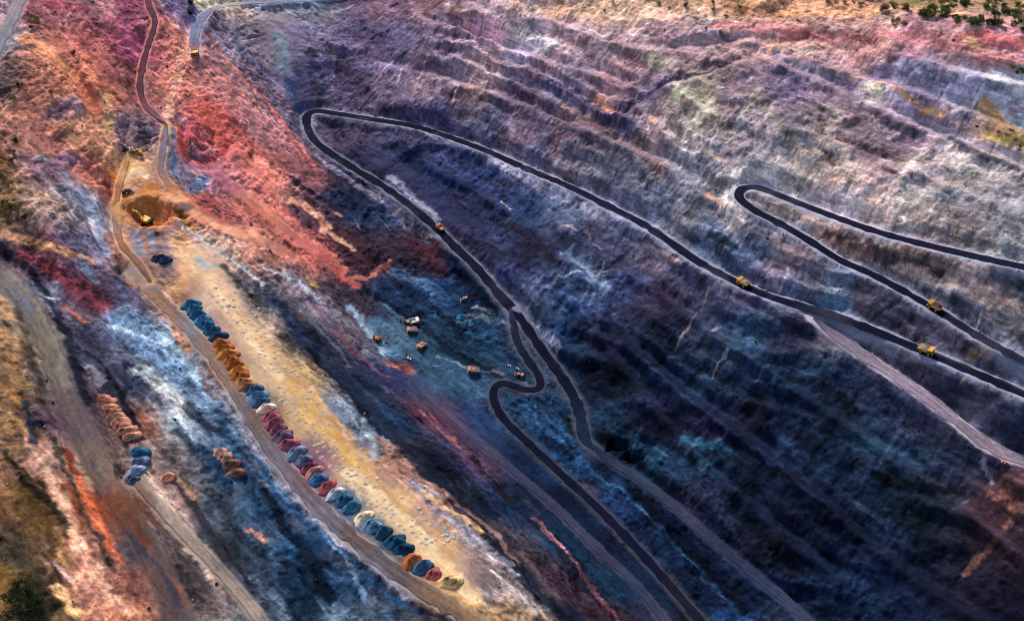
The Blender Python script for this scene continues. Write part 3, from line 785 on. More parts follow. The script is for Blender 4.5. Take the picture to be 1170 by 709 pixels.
# road surfaces
RC = {'coal': ('10112a', '070d20'), 'grey': ('5a546c', '3c4868'), 'pale': ('a090a0', '9c8894'), 'lilac': ('6c6478', '504c68'), 'leftroad': ('8a8074', '5c5048'), 'bench': ('94786c', '6c5650'),
      'ledge': ('a89084', '8c7c78'), 'grey2': ('8a8894', '9c98a0'), 'brown': ('583444', '6c3c48'), 'rimroad': ('8890a8', '7c80a0'), 'ochre': ('b8784c', 'a86c4c')}
for name, wd, cl, P in RD:
    T = np.gradient(P[:, :2], axis=0); T /= np.linalg.norm(T, axis=1)[:, None]+1e-9; Nn = np.stack([-T[:, 1], T[:, 0]], 1)
    K = 15; us = np.linspace(-1, 1, K); V, C_ = [], []
    ca, cb = hexlin(RC[cl][0]), hexlin(RC[cl][1]); s = np.arange(len(P))*3.0
    wob = np.interp(s, np.arange(0, s[-1]+20, 6), random_w := rng.normal(0, .10 if cl == 'coal' else .13, len(np.arange(0, s[-1]+20, 6))))
    endf = np.minimum(np.arange(len(P)), np.arange(len(P))[::-1])/3.0
    for k, u in enumerate(us):
        hw = wd*.5*(1+wob)*np.clip(.35+endf*.3, 0, 1)
        q = P[:, :2]+Nn*(u*hw)[:, None]
        zz = P[:, 2]+.30+.04*len(bpy.data.meshes)-.5*(abs(u) > .99)
        V.append(np.column_stack([q, zz]))
        rut = .28*np.exp(-((abs(u)-.42)/.13)**2)+.10*np.exp(-(u/.12)**2)*(-1)
        nn = value_noise(2.2, 300+k, X=q[:, 0], Y=q[:, 1]); lane = value_noise(26, 401, X=q[:, 0], Y=q[:, 1])
        mix = np.clip(.5+.5*value_noise(70, 402, X=q[:, 0], Y=q[:, 1]), 0, 1)[:, None]
        sg_ = {'coal': .9, 'leftroad': -1.4, 'bench': -1.6}.get(cl, .8)
        edge = .55*sstep(np.array(abs(u)), .75, 1.0)*(1 if cl == 'coal' else -.3)
        C_.append((ca*(1-mix)+cb*mix)*np.exp(sg_*rut+.18*nn+.15*lane+edge+.1*rng.standard_normal(len(P)))[:, None])
    V = np.stack(V, 1).reshape(-1, 3); C_ = np.stack(C_, 1).reshape(-1, 3)
    under = np.stack([samp(BASEC[..., c], V[:, 0], V[:, 1]) for c in range(3)], 1)
    m_ = {'coal': .05, 'pale': .2, 'leftroad': .55, 'bench': .45, 'ledge': .45, 'grey': .6, 'lilac': .7, 'ochre': .72, 'brown': .1}.get(cl, .35)
    if cl == 'leftroad': m_ = m_+.35*sstep(-V[:, 1]+560, 0, 90)[:, None]
    if cl == 'coal':
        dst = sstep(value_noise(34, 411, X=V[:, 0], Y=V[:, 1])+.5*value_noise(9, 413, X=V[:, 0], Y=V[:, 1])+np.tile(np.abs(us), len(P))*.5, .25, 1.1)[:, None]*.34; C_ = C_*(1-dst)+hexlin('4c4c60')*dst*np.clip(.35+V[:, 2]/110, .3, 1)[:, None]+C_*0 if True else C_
    m_ = np.maximum(m_, np.repeat(1-np.clip(endf/9, 0, 1), K)[:, None])
    C_ = C_*(1-m_)+(under if cl != 'coal' else under*.35+hexlin('20243c')*.65)*m_; C_ = C_*ILLUM/(np.array([.29, .34, .47])*.9+1.46*np.array([1, .93, .85])*np.clip(math.sin(SUN_EL)*.9+.05, 0, 1))
    ii_ = np.arange(len(P)*K).reshape(len(P), K)
    f_ = np.stack([ii_[:-1, :-1].ravel(), ii_[:-1, 1:].ravel(), ii_[1:, 1:].ravel(), ii_[1:, :-1].ravel()], 1)[:, ::-1]
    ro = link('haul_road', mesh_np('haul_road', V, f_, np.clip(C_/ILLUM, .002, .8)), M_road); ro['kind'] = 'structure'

# ------------------------------------------------------------------ sky and sun
wd_ = bpy.data.worlds.new('World'); sc.world = wd_; wd_.use_nodes = True; t = wd_.node_tree
sky = t.nodes.new('ShaderNodeTexSky'); sky.sky_type = 'NISHITA'; sky.sun_disc = False; sky.sun_elevation = SUN_EL; sky.sun_rotation = SUN_AZ
t.links.new(sky.outputs[0], t.nodes['Background'].inputs[0]); t.nodes['Background'].inputs[1].default_value = .15
sl_ = bpy.data.lights.new('sun', 'SUN'); sl_.energy = 4.6; sl_.angle = R(12); sl_.color = (1, .93, .85)
so = bpy.data.objects.new('sun', sl_); col.objects.link(so)
dv = Vector((math.sin(SUN_AZ)*math.cos(SUN_EL), math.cos(SUN_AZ)*math.cos(SUN_EL), math.sin(SUN_EL)))
so.rotation_euler = dv.to_track_quat('Z', 'Y').to_euler()
sc.view_settings.view_transform = 'Standard'; sc.view_settings.look = 'None'; sc.view_settings.exposure = 0
sc.cycles.filter_width = 1.0
# ================================================================== things
def ground_z(x, y): return float(samp(Z, x, y))
def slope_mat(x, y, heading, r=5):
    # frame that lies on the ground: x axis along the heading
    def gz(a, b): return float(samp(Zroad, a, b))
    f = Vector((math.cos(heading), math.sin(heading), 0)); s = Vector((-f.y, f.x, 0))
    f.z = (gz(x+f.x*r, y+f.y*r)-gz(x-f.x*r, y-f.y*r))/(2*r); s.z = (gz(x+s.x*r*.6, y+s.y*r*.6)-gz(x-s.x*r*.6, y-s.y*r*.6))/(1.2*r)
    f.normalize(); u = f.cross(s).normalized(); s = u.cross(f)
    return Matrix((f, s, u)).transposed().to_4x4()
class MB:
    def __init__(s): s.bm = bmesh.new()
    def box(s, x0, x1, y0, y1, z0, z1, bev=.06, taper=0, rot=None):
        r = bmesh.ops.create_cube(s.bm, size=1); vs = r['verts']
        for v in vs:
            up = v.co.z > 0; k = (1-taper) if up else 1
            v.co = Vector(((x0+x1)/2+v.co.x*(x1-x0)*k, (y0+y1)/2+v.co.y*(y1-y0)*k, z1 if up else z0))
        if bev:
            es = list({e for v in vs for e in v.link_edges}); bmesh.ops.bevel(s.bm, geom=es, offset=bev, segments=1, affect='EDGES')
        return s
    def prism(s, prof, y0, y1, bev=0):              # profile in x, z swept across y
        a = [s.bm.verts.new((x, y0, z)) for x, z in prof]; b = [s.bm.verts.new((x, y1, z)) for x, z in prof]
        fs = [s.bm.faces.new(a), s.bm.faces.new(b[::-1])]; n = len(a)
        for i in range(n): fs.append(s.bm.faces.new((a[i], b[i], b[(i+1) % n], a[(i+1) % n])))
        bmesh.ops.recalc_face_normals(s.bm, faces=fs)
        if bev: bmesh.ops.bevel(s.bm, geom=list({e for f in fs for e in f.edges}), offset=bev, segments=1, affect='EDGES')
        return s
    def cyl(s, c, r, h, axis='y', seg=20, r2=None):
        m = {'y': Matrix.Rotation(math.pi/2, 4, 'X'), 'x': Matrix.Rotation(math.pi/2, 4, 'Y'), 'z': Matrix()}[axis]
        q = bmesh.ops.create_cone(s.bm, cap_ends=True, segments=seg, radius1=r, radius2=r if r2 is None else r2, depth=h, matrix=Matrix.Translation(c) @ m); return s
    def bar(s, a, b, r, seg=6):
        a, b = Vector(a), Vector(b); d = b-a
        m = Matrix.Translation((a+b)/2) @ d.to_track_quat('Z', 'Y').to_matrix().to_4x4()
        bmesh.ops.create_cone(s.bm, cap_ends=True, segments=seg, radius1=r, radius2=r, depth=d.length, matrix=m); return s
    def beam(s, a, b, w, h0, h1):                   # tapered box beam lying in the x-z plane
        a, b = Vector(a), Vector(b); d = (b-a).normalized(); nrm = Vector((-d.z, 0, d.x))
        prof = [a+nrm*h0/2, b+nrm*h1/2, b-nrm*h1/2, a-nrm*h0/2]
        return s.prism([(p.x, p.z) for p in prof], a.y-w/2, a.y+w/2, .04)
    def build(s, name, m, parent):
        me = bpy.data.meshes.new(name); s.bm.to_mesh(me); s.bm.free(); me.materials.append(m)
        o = bpy.data.objects.new(name, me); col.objects.link(o); o.parent = parent; return o
def empty(name, label=None, cat=None, group=None):
    o = bpy.data.objects.new(name, None); col.objects.link(o); o.empty_display_size = 1
    tag(o, label, cat, group); return o
def tag(o, label=None, cat=None, group=None, kind=None):
    for k, v in (('label', label), ('category', cat), ('group', group), ('kind', kind)):
        if v: o[k] = v
def kids(o): return [c for c in col.objects if c.parent == o]
def copy_tree(o, parent=None):
    c = o.copy(); col.objects.link(c); c.parent = parent
    for k in kids(o): copy_tree(k, c)
    return c
YEL = mat('machine yellow paint', 'd89c38', .5, .18, .8, spec=.4, bump=.05)
ORG = mat('machine orange paint', 'cc8058', .5, .18, .8, spec=.4, bump=.05)
WHT = mat('dusty white paint', 'd8d4d0', .5, .15, .8, spec=.4, bump=.05)
STL = mat('worn grey steel', '9898a4', .55, .3, .6, spec=.4, bump=.1)
DRK = mat('dark steel', '28262c', .7, .2, 1)
RUB = mat('tyre rubber', '18161a', .9, .2, 2)
GLS = mat('tinted glass', '18202c', .1, .05, 1, spec=.6, bump=0)
LOADM = mat('dark hauled rock', '50506a', .95, .45, 1.2, bump=.9)
LOADP = mat('pale hauled rock', 'a8a0a4', .95, .35, 1.2, bump=.9)
RED = mat('red lamp lens', 'a02018', .4, .1, 1)

def wheel(root, x, y, r, w, name='wheel'):
    t_ = MB().cyl((x, y, r), r, w, seg=24)
    for k in range(18):
        a = k*math.tau/18; t_.bar((x+math.cos(a)*r*1.0, y-w*.46, r+math.sin(a)*r), (x+math.cos(a+.12)*r, y+w*.46, r+math.sin(a+.12)*r), r*.06, 4)
    t_ = t_.build(name, RUB, root)
    MB().cyl((x, y+(w*.02 if y > 0 else -w*.02), r), r*.52, w*1.02, seg=16).cyl((x, y, r), r*.2, w*1.12, seg=10).build('rim', YEL, t_)
    return t_
def rock_heap(root, x0, x1, wy, z0, h, m, name='load'):
    bm = bmesh.new(); n = 16; vs = []
    for i in range(n):
        for j in range(n):
            u, v = i/(n-1)*2-1, j/(n-1)*2-1
            q = max(0, 1-u*u)*max(0, 1-v*v)
            vs.append(bm.verts.new(((x0+x1)/2+u*(x1-x0)/2, v*wy/2, z0+h*q**.6+(random.uniform(-.25, .3) if q > .05 else 0))))
    for i in range(n-1):
        for j in range(n-1): bm.faces.new((vs[i*n+j], vs[(i+1)*n+j], vs[(i+1)*n+j+1], vs[i*n+j+1]))
    me = bpy.data.meshes.new(name); bm.to_mesh(me); bm.free(); me.materials.append(m)
    o = bpy.data.objects.new(name, me); col.objects.link(o); o.parent = root; return o
def haul_truck(label, paint, load, group='haul trucks on the mine roads', loadm=None):
    t = empty('haul_truck', label, 'haul truck', group)
    MB().box(-4.6, 4.6, -.75, -.25, 1.5, 2.2).box(-4.6, 4.6, .25, .75, 1.5, 2.2).box(-3.4, -2.4, -1.6, 1.6, 1.3, 2.1).box(2.2, 3.2, -1.6, 1.6, 1.3, 2.1).build('chassis', paint, t)
    MB().box(2.6, 5.3, -1.5, 1.5, 1.7, 3.5, .12).box(5.1, 5.6, -3.0, 3.0, 1.2, 2.0, .1).box(2.4, 5.4, -3.1, 3.1, 3.4, 3.6, .05).build('engine_hood', paint, t)
    MB().box(5.3, 5.4, -1.3, 1.3, 2.0, 3.3, .02).build('grille', DRK, t)
    c = MB().box(3.2, 5.0, .9, 2.9, 3.62, 5.3, .12, .06).build('cab', paint, t)
    MB().box(4.86, 5.02, 1.1, 2.7, 4.35, 5.05, .02).box(3.4, 4.7, 2.78, 2.93, 4.35, 5.0, .02).build('window', GLS, c)
    for y in (-2.6, 2.6): MB().cyl((5.62, y, 1.6), .22, .12, 'x', 12).build('headlight', WHT, t)
    r_ = MB()
    for x in (2.5, 3.4, 4.4, 5.3): r_.bar((x, -3.05, 3.6), (x, -3.05, 4.6), .05)
    r_.bar((2.5, -3.05, 4.6), (5.3, -3.05, 4.6), .05).bar((5.3, -3.05, 4.6), (5.3, .8, 4.6), .05); r_.build('handrail', paint, t)
    MB().bar((5.5, -2.2, 1.3), (5.4, -1.2, 3.5), .07).bar((5.5, -2.7, 1.3), (5.4, -1.7, 3.5), .07).build('ladder', paint, t)
    # dump body: floor, sides flaring, front wall with canopy over the cab
    b = MB()
    b.prism([(-5.6, 3.6), (-4.4, 2.7), (1.9, 2.5), (2.4, 4.9), (2.1, 4.9), (1.6, 2.9), (-4.3, 3.05), (-5.6, 3.9)], -3.0, 3.0)
    for s in (-1, 1): b.prism([(-5.6, 3.7), (-4.4, 2.8), (2.0, 2.6), (2.35, 4.9), (-1.0, 4.9), (-5.6, 4.5)], s*3.25-.13, s*3.25+.13)
    b.prism([(2.1, 4.7), (2.3, 4.95), (5.3, 5.55), (5.3, 5.75), (2.1, 5.2)], -3.2, 3.2)
    for x in (-3.6, -2.0, -.4, 1.1):
        for s in (-1, 1): b.box(x-.16, x+.16, s*3.5-.12, s*3.5+.12, 2.9, 4.85, .02)
    b.build('dump_body', paint, t)
    if load: rock_heap(t, -4.8, 1.9, 5.6, 3.9, 1.5, loadm or LOADM)
    for y in (-2.5, 2.5): wheel(t, 3.1, y, 1.55, 1.05)
    for y in (-2.9, -1.75, 1.75, 2.9): wheel(t, -2.7, y, 1.55, 1.0)
    return t
def excavator(label, paint, swing=0.6, group='excavators digging in the pit'):
    t = empty('excavator', label, 'excavator', group)
    for s in (-1, 1):
        k = MB().prism([(-2.9, .5), (-2.5, .05), (2.5, .05), (2.9, .5), (2.9, .9), (2.5, 1.35), (-2.5, 1.35), (-2.9, .9)], s*1.75-.42, s*1.75+.42, .08)
        for i in range(14): k.box(-2.6+i*.39, -2.4+i*.39, s*1.75-.46, s*1.75+.46, 1.33, 1.45, .0)
        k.build('track', DRK, t)
    MB().box(-1.3, 1.3, -1.5, 1.5, .6, 1.3).cyl((0, 0, 1.5), 1.1, .4, 'z', 20).build('undercarriage', DRK, t)
    h = empty('upper_structure'); h.parent = t; h.rotation_euler = (0, 0, swing)
    m_ = MB().box(-3.2, 1.6, -1.7, 1.7, 1.72, 2.0, .05).box(-2.4, 1.3, -1.65, -.5, 2.0, 3.1, .12).box(-2.4, .2, -.5, 1.65, 2.0, 3.2, .12).build('house', paint, h)
    MB().prism([(-3.6, 1.8), (-3.9, 2.4), (-3.8, 3.2), (-2.5, 3.25), (-2.5, 1.75)], -1.7, 1.7, .1).build('counterweight', DRK, h)
    c = MB().box(.3, 1.9, .55, 1.65, 1.95, 3.7, .1, .05).build('cab', paint, h)
    MB().box(1.82, 1.93, .65, 1.55, 2.5, 3.5, .02).box(.5, 1.7, 1.57, 1.66, 2.7, 3.5, .02).build('window', GLS, c)
    MB().beam((1.2, 0, 2.2), (3.6, 0, 5.4), .6, .9, .9).beam((3.6, 0, 5.4), (6.8, 0, 5.2), .55, .85, .5).build('boom', paint, h)
    MB().beam((6.4, 0, 5.7), (7.4, 0, 2.0), .45, .8, .4).build('stick', paint, h)
    MB().bar((2.0, .35, 2.4), (4.0, .35, 5.0), .14).bar((2.0, -.35, 2.4), (4.0, -.35, 5.0), .14).bar((4.6, 0, 5.9), (6.4, 0, 6.1), .13).build('hydraulic_cylinder', STL, h)
    MB().prism([(7.4, 2.1), (8.0, 1.2), (7.4, .2), (6.3, .1), (5.9, .5), (6.4, .45), (7.2, .5), (7.6, 1.2), (7.0, 2.0)], -.85, .85).box(6.0, 7.9, -.95, -.85, .1, 1.6, .0).box(6.0, 7.9, .85, .95, .1, 1.6, .0).build('bucket', STL, h)
    return t
def wheel_loader(label, paint, group='loaders'):
    t = empty('wheel_loader', label, 'wheel loader', group)
    MB().prism([(-4.0, 1.3), (-4.0, 2.7), (-3.4, 2.95), (-.9, 3.0), (-.9, 1.2)], -1.25, 1.25, .12).build('engine_cover', paint, t)
    MB().box(-.9, 2.4, -.7, .7, 1.0, 1.8, .08).box(.8, 2.2, -1.0, 1.0, 1.2, 2.4, .08).box(-3.8, -1.0, -1.9, 1.9, 2.0, 2.2, .05).build('frame', paint, t)
    c = MB().box(-.9, .8, -.9, .9, 1.9, 3.9, .1, .06).build('cab', paint, t)
    MB().box(.70, .84, -.75, .75, 2.5, 3.6, .02).box(-.7, .6, -.93, -.84, 2.5, 3.6, .02).box(-.7, .6, .84, .93, 2.5, 3.6, .02).build('window', GLS, c)
    for s in (-1, 1): MB().beam((1.6, s*.75, 2.3), (4.0, s*.75, .9), .25, .5, .4).build('lift_arm', paint, t)
    MB().prism([(4.0, .1), (5.6, .1), (5.6, .22), (4.3, .4), (4.1, 1.4), (4.7, 1.9), (4.5, 2.0), (3.8, 1.5)], -1.9, 1.9).box(4.0, 5.0, -1.95, -1.85, .15, 1.6, 0).box(4.0, 5.0, 1.85, 1.95, .15, 1.6, 0).build('bucket', STL, t)
    for x in (-2.4, 2.0):
        for y in (-1.6, 1.6): wheel(t, x, y, 1.05, .85)
    return t
def pickup(label, paint=None, group='light vehicles in the pit'):
    paint = paint or WHT
    t = empty('pickup_truck', label, 'pickup truck', group)
    MB().prism([(-2.7, .6), (-2.7, 1.15), (.9, 1.15), (2.5, 1.05), (2.7, .6)], -.95, .95, .08).build('body', paint, t)
    c = MB().prism([(-.7, 1.1), (-.5, 1.85), (.8, 1.85), (1.5, 1.1)], -.85, .85, .08).build('cab', paint, t)
    MB().prism([(.86, 1.82), (1.53, 1.14), (1.5, 1.1), (.8, 1.78)], -.75, .75).box(-.5, .8, -.88, -.84, 1.2, 1.7, 0).box(-.5, .8, .84, .88, 1.2, 1.7, 0).build('window', GLS, c)
    MB().box(-2.6, -.8, -.85, .85, 1.16, 1.2, 0).build('cargo_bed', DRK, t)
    for x in (-1.7, 1.7):
        for y in (-.85, .85): MB().cyl((x, y, .42), .42, .28, seg=16).build('wheel', RUB, t)
    return t
def put(o, px, py, heading_px, scale=1.0, dz=0, onroad=False):
    """stand a thing on the ground at a surveyed spot, heading towards a second spot"""
    p = at(px, py, Zroad if onroad else Z); q = at(heading_px[0], heading_px[1], Zroad if onroad else Z); h = math.atan2(q[1]-p[1], q[0]-p[0])
    z = (float(samp(Zroad, p[0], p[1]))+.32 if onroad else ground_z(p[0], p[1]))+dz
    o.matrix_world = Matrix.Translation((p[0], p[1], z)) @ slope_mat(p[0], p[1], h) @ Matrix.Scale(scale, 4)
put(haul_truck('yellow haul truck climbing the upper right coal road with a dark grey load', YEL, True), 1067, 353, (1030, 333), 1.05, onroad=True)
put(haul_truck('yellow haul truck driving towards the right edge with a pale load', YEL, True, loadm=LOADP), 1057, 403, (1110, 424), 1.15, onroad=True)
put(haul_truck('orange yellow haul truck with white load in the middle of the long haul road', YEL, True, loadm=LOADP), 849, 326, (800, 300), 1.1, onroad=True)
put(haul_truck('small orange haul truck on the road below the upper left hairpin', ORG, False), 503, 262, (470, 238), .9, onroad=True)
put(haul_truck('pale yellow haul truck at the top left where the grey ramp ends', YEL, False), 223, 64, (224, 90), 1.3)
put(haul_truck('dark haul truck parked at the mouth of the cream plateau, top left', DRK, True), 216, 14, (212, 30), 1.0)
put(haul_truck('second dark haul truck at the top edge behind the one at the cream plateau', DRK, False), 217, 3, (215, 15), .9)
put(haul_truck('orange haul truck with pale body waiting below the excavator on the pit floor', ORG, True, loadm=LOADP), 471, 379, (455, 378), .95)
put(haul_truck('white haul truck standing beside the upper excavator on the pit floor', WHT, False), 473, 369, (490, 366), .95)
put(haul_truck('orange haul truck in the middle of the pit floor with white tray', ORG, True, loadm=LOADP), 482, 397, (474, 403), .95)
put(haul_truck('orange haul truck on the dark track near the black hairpin', ORG, True, loadm=LOADP), 541, 425, (525, 424), 1.0)
put(excavator('orange excavator with raised boom alone on the pale blue face', ORG, -1.1), 431, 389, (440, 380), 1.3)
put(excavator('orange excavator loading trucks at the top of the pit floor', ORG, 2.3), 465, 369, (480, 366), 1.1)
YELB = mat('bright yellow paint', 'f4b42c', .5, .15, .8, spec=.4, bump=.05, k=1.25)
put(excavator('yellow excavator working down inside the round ochre digging pit', YELB, 2.2), 167, 254, (178, 250), 2.1)
put(excavator('dark excavator with buckled arm beside the yellow loader, upper left ledge', DRK, 3.0), 143, 172, (150, 170), 1.1)
put(wheel_loader('yellow wheel loader on the upper left ledge above the cream heap', YEL), 156, 175, (140, 172), 1.5)
put(wheel_loader('dark wheel loader at the corner of the cream heap and the ochre slope', DRK), 145, 220, (160, 215), 1.2)
put(wheel_loader('small orange wheel loader beside the black hairpin on the pit floor', ORG), 594, 429, (580, 425), 1.1)
put(wheel_loader('small orange wheel loader at the pink heap left of the descending road', ORG), 531, 342, (520, 345), .95)
put(pickup('white pickup truck on the orange patch of the pit floor', WHT), 466, 410, (475, 412), 1.3)
put(pickup('upper of two white pickup trucks parked by the small orange loader', WHT), 581, 418, (590, 420), 1.0)
put(pickup('lower of two white pickup trucks parked by the small orange loader', WHT), 591, 421, (600, 424), 1.0)
put(pickup('orange pickup truck at the bend of the pale side road, right edge', ORG), 1148, 529, (1135, 522), 1.1)
put(pickup('white pickup truck parked on the crimson heap in the upper left', WHT), 219, 166, (226, 171), 1.6)
# ------------------------------------------------------------------ dumped truck loads
def mound_mesh(seed, flat=.66, lump=.09):
    bm = bmesh.new(); rr = random.Random(seed); rings, seg = 14, 40; ph = [rr.uniform(0, 6.28) for _ in range(9)]
    from mathutils import noise as mn
    def pt(r, a):
        ed = 1+lump*math.sin(2*a+ph[0])+lump*.7*math.sin(3*a+ph[1])+lump*.5*math.sin(5*a+ph[2])
        x, y = math.cos(a)*r*ed, math.sin(a)*r*ed
        q = mn.fractal(Vector((x*2.2, y*2.2, seed*3.1)), 1.0, 2.1, 5); q2 = mn.noise(Vector((x*9, y*9, seed)))
        z = flat*max(0, 1-r)**.95*1.3*(1+.18*math.sin(2*a+ph[3]))+(.085*q+.035*q2)*(1-r**3)-(.35 if r > .99 else 0)
        return bm.verts.new((x+.05*q2, y+.05*q, min(z, flat*1.12+.08*q)))
    top = pt(0, 0); rows = [[pt(i/rings, j*math.tau/seg) for j in range(seg)] for i in range(1, rings+1)]
    for j in range(seg): bm.faces.new((top, rows[0][j], rows[0][(j+1) % seg]))
    for i in range(rings-1):
        for j in range(seg): bm.faces.new((rows[i][j], rows[i+1][j], rows[i+1][(j+1) % seg], rows[i][(j+1) % seg]))
    me = bpy.data.meshes.new('spoil_heap'); bm.to_mesh(me); bm.free()
    return me
MM = [mound_mesh(k) for k in range(9)]
MCOL = {}
def mute(h):
    c = [int(h[i:i+2], 16) for i in (0, 2, 4)]; g_ = sum(c)/3; return ''.join('%02x' % int(g_+(v-g_)*.8) for v in c)
def heap_mat(h):
    if h not in MCOL: MCOL[h] = mat('dumped spoil '+h, mute(h), .95, .5, 1.9, bump=.9, spec=.03, k=1.35)
    return MCOL[h]
ORD = ['topmost', 'second', 'third', 'fourth', 'fifth', 'sixth', 'seventh', 'eighth', 'ninth', 'tenth']
def heap(px, py, r, h, label, group, k=0, name='spoil_heap', cat='spoil heap', ht=1.0, sx=.8):
    me = MM[k*4 % 9]
    if not me.materials: me.materials.append(heap_mat(h))
    o = bpy.data.objects.new(name, me); col.objects.link(o); o.material_slots[0].link = 'OBJECT'; o.material_slots[0].material = heap_mat(h)
    p = at(px, py); o.location = (p[0], p[1], ground_z(p[0], p[1])-.1); o.rotation_euler = (0, 0, ang+random.uniform(-.3, .3)); r *= random.uniform(.88, 1.18); o.scale = (r*sx, r/sx, r*ht)
    tag(o, label, cat, group); return o
runs = [
 ('blue', ['2c6488', '30688c', '2a5c80', '34709a', '285880', '2c5c7c', '243c5c'], [(217.8, 348), (222, 353.5), (225.5, 360), (231, 366.6), (235.5, 372), (241.4, 378), (248, 385.5)], 'teal blue spoil heap, {} of the upper blue run on the cream bench'),
 ('orange', ['a85828', 'b86428', 'c0702c', 'b45c24', 'a85020', 'c8762c', 'b05828', 'c88838', '94523c'], [(251.5, 393), (255.5, 399.5), (259.5, 405.5), (263.8, 411.5), (268, 417.5), (272, 424), (275, 430.5), (278.5, 437), (282.5, 443)], 'rust orange spoil heap, {} of the orange run on the cream bench'),
 ('grey blue', ['2c5078', '5c80a4', '2c5078'], [(291, 446.5), (294.7, 453.4), (297, 460)], 'grey blue spoil heap, {} of the three below the orange run'),
 ('crimson', ['a04858', '984454', '844058', '6c5068', 'a84c5c'], [(309.7, 477.6), (312.7, 484), (317, 491.5), (322.6, 499.3), (329.5, 508.2)], 'crimson spoil heap, {} of the dark red run on the cream bench'),
 ('slate', ['68708c', '5c6480', '803c50', 'b06860'], [(338, 518), (347.2, 526), (353, 534), (359, 540)], 'slate and plum spoil heap, {} of the mixed run in the middle of the row'),
 ('teal', ['28587c', '2c6088'], [(392.6, 571.4), (401.5, 579.3)], 'deep blue spoil heap, {} of the pair above the cream heap'),
 ('dark teal', ['204860', '1c4864', '183c58'], [(437.4, 608.4), (451, 619), (461, 627.5)], 'dark teal spoil heap, {} of three near the lower end of the row'),
]
k = 0
for nm, cols, ps, lab in runs:
    for i, (x, y) in enumerate(ps):
        heap(x, y, {'orange': 7.4, 'blue': 7.0}.get(nm, 7.4), cols[i], lab.format(ORD[i]), 'coloured spoil heaps dumped along the bench road', k, ht=1.1); k += 1
for x, y, h, lab in [(303.7, 467, 'd8bc9c', 'cream spoil heap between the grey blue and crimson heaps'), (363.5, 548, '34608c', 'bright blue spoil heap between the plum heap and a red heap'),
    (373.9, 556, 'b04c54', 'red spoil heap beside the bright blue one, mid row'), (414.7, 593, 'e0c09c', 'pale cream spoil heap between two blue ones low in the row'),
    (425, 601, '587ca0', 'light blue spoil heap just below the pale cream one'), (470, 642, 'b8582c', 'burnt orange spoil heap near the bottom end of the row'),
    (482, 648, '345474', 'slate blue spoil heap between the burnt orange and last red heap'), (494.7, 656, 'a84c50', 'last red spoil heap at the bottom end of the row'),
    (514, 665, 'd8a468', 'yellow spoil heap beyond the last red heap'), (383, 564, 'a8a8b0', 'pale grey spoil heap between the red and deep blue heaps')]:
    heap(x, y, 7.1, h, lab, 'coloured spoil heaps dumped along the bench road', k, ht=1.1); k += 1
for i, (x, y) in enumerate([(116, 456), (119.3, 461.5), (122.6, 467), (126.5, 472.4), (130.5, 478), (134.4, 483.3), (138.8, 489), (143.3, 494), (147, 499)]):
    heap(x, y, 7.4, ['b06c54', 'bc745c', 'c47c60'][i % 3], 'salmon spoil heap, {} of the nine packed beside the left road'.format(ORD[i]), 'salmon spoil heaps beside the left road', k, ht=.9, sx=.8); k += 1
for x, y, r, h, lab in [(157, 518, 7.5, '24587c', 'deep blue spoil heap under the salmon run, left'), (157.5, 529, 6.5, '5c6c90', 'upper lilac grey spoil heap under the deep blue one, left'),
    (154.5, 538, 6.5, '7c88b0', 'lower lilac grey spoil heap under the deep blue one, left'), (151, 547, 6, '4c5068', 'dark slate spoil heap ending the short left row'),
    (190.5, 545.5, 6.5, 'c87858', 'single round orange spoil heap right of the short left row'), (250.5, 517, 6.5, 'b08070', 'upper tan spoil heap on the blue slope'),
    (256.5, 523, 6.5, 'a4745e', 'lower tan spoil heap on the blue slope'), (263, 531, 6.5, '704840', 'brown spoil heap under the tan ones on the blue slope'),
    (268.5, 540, 5.5, '784c44', 'lowest brown spoil heap on the blue slope'),
    (527, 362, 5, '2c6c94', 'round blue spoil heap on the pit floor under the small loader'), (541, 368, 5, '34608c', 'blue spoil heap right of the round blue one, pit floor'), (530, 378, 5, '141c30', 'black coal heap on the pit floor below the blue heaps'),
    (178, 295, 5.5, '343848', 'left end of the dark spoil ridge under the digging pit'), (183, 294.5, 5.5, '2c3448', 'middle of the dark spoil ridge under the digging pit'), (189, 297, 5.5, '283850', 'right end of the dark spoil ridge under the digging pit')]:
    heap(x, y, r, h, lab, 'scattered spoil heaps on the near slopes', k, ht=.9); k += 1
# rows of small pale loads on the bench
guide = catmull([(232, 338, 0), (262, 372, 0), (290, 415, 0), (315, 460, 0), (345, 500, 0), (372, 535, 0), (405, 570, 0), (445, 600, 0), (485, 632, 0)], 7.0)[:, :2]
cnt = 0
for row in range(5):
    for i, (x, y) in enumerate(guide):
        if random.random() < (.12 if row < 2 else .45) or cnt > 190: continue
        d = 8+row*7+random.uniform(-1.5, 1.5)
        hx = x+d*.86+random.uniform(-2, 2); hy = y-d*.5+random.uniform(-2, 2)
        heap(hx, hy, random.uniform(1.3, 2.3), random.choice(['b8a08c', 'bca68c', 'a8988a', 'a49c94', 'b49c78']), 'small pale load of rock tipped in the rows behind the coloured heaps', 'small pale heaps on the cream bench', cnt, 'rock_heap', 'rock heap', .38); cnt += 1
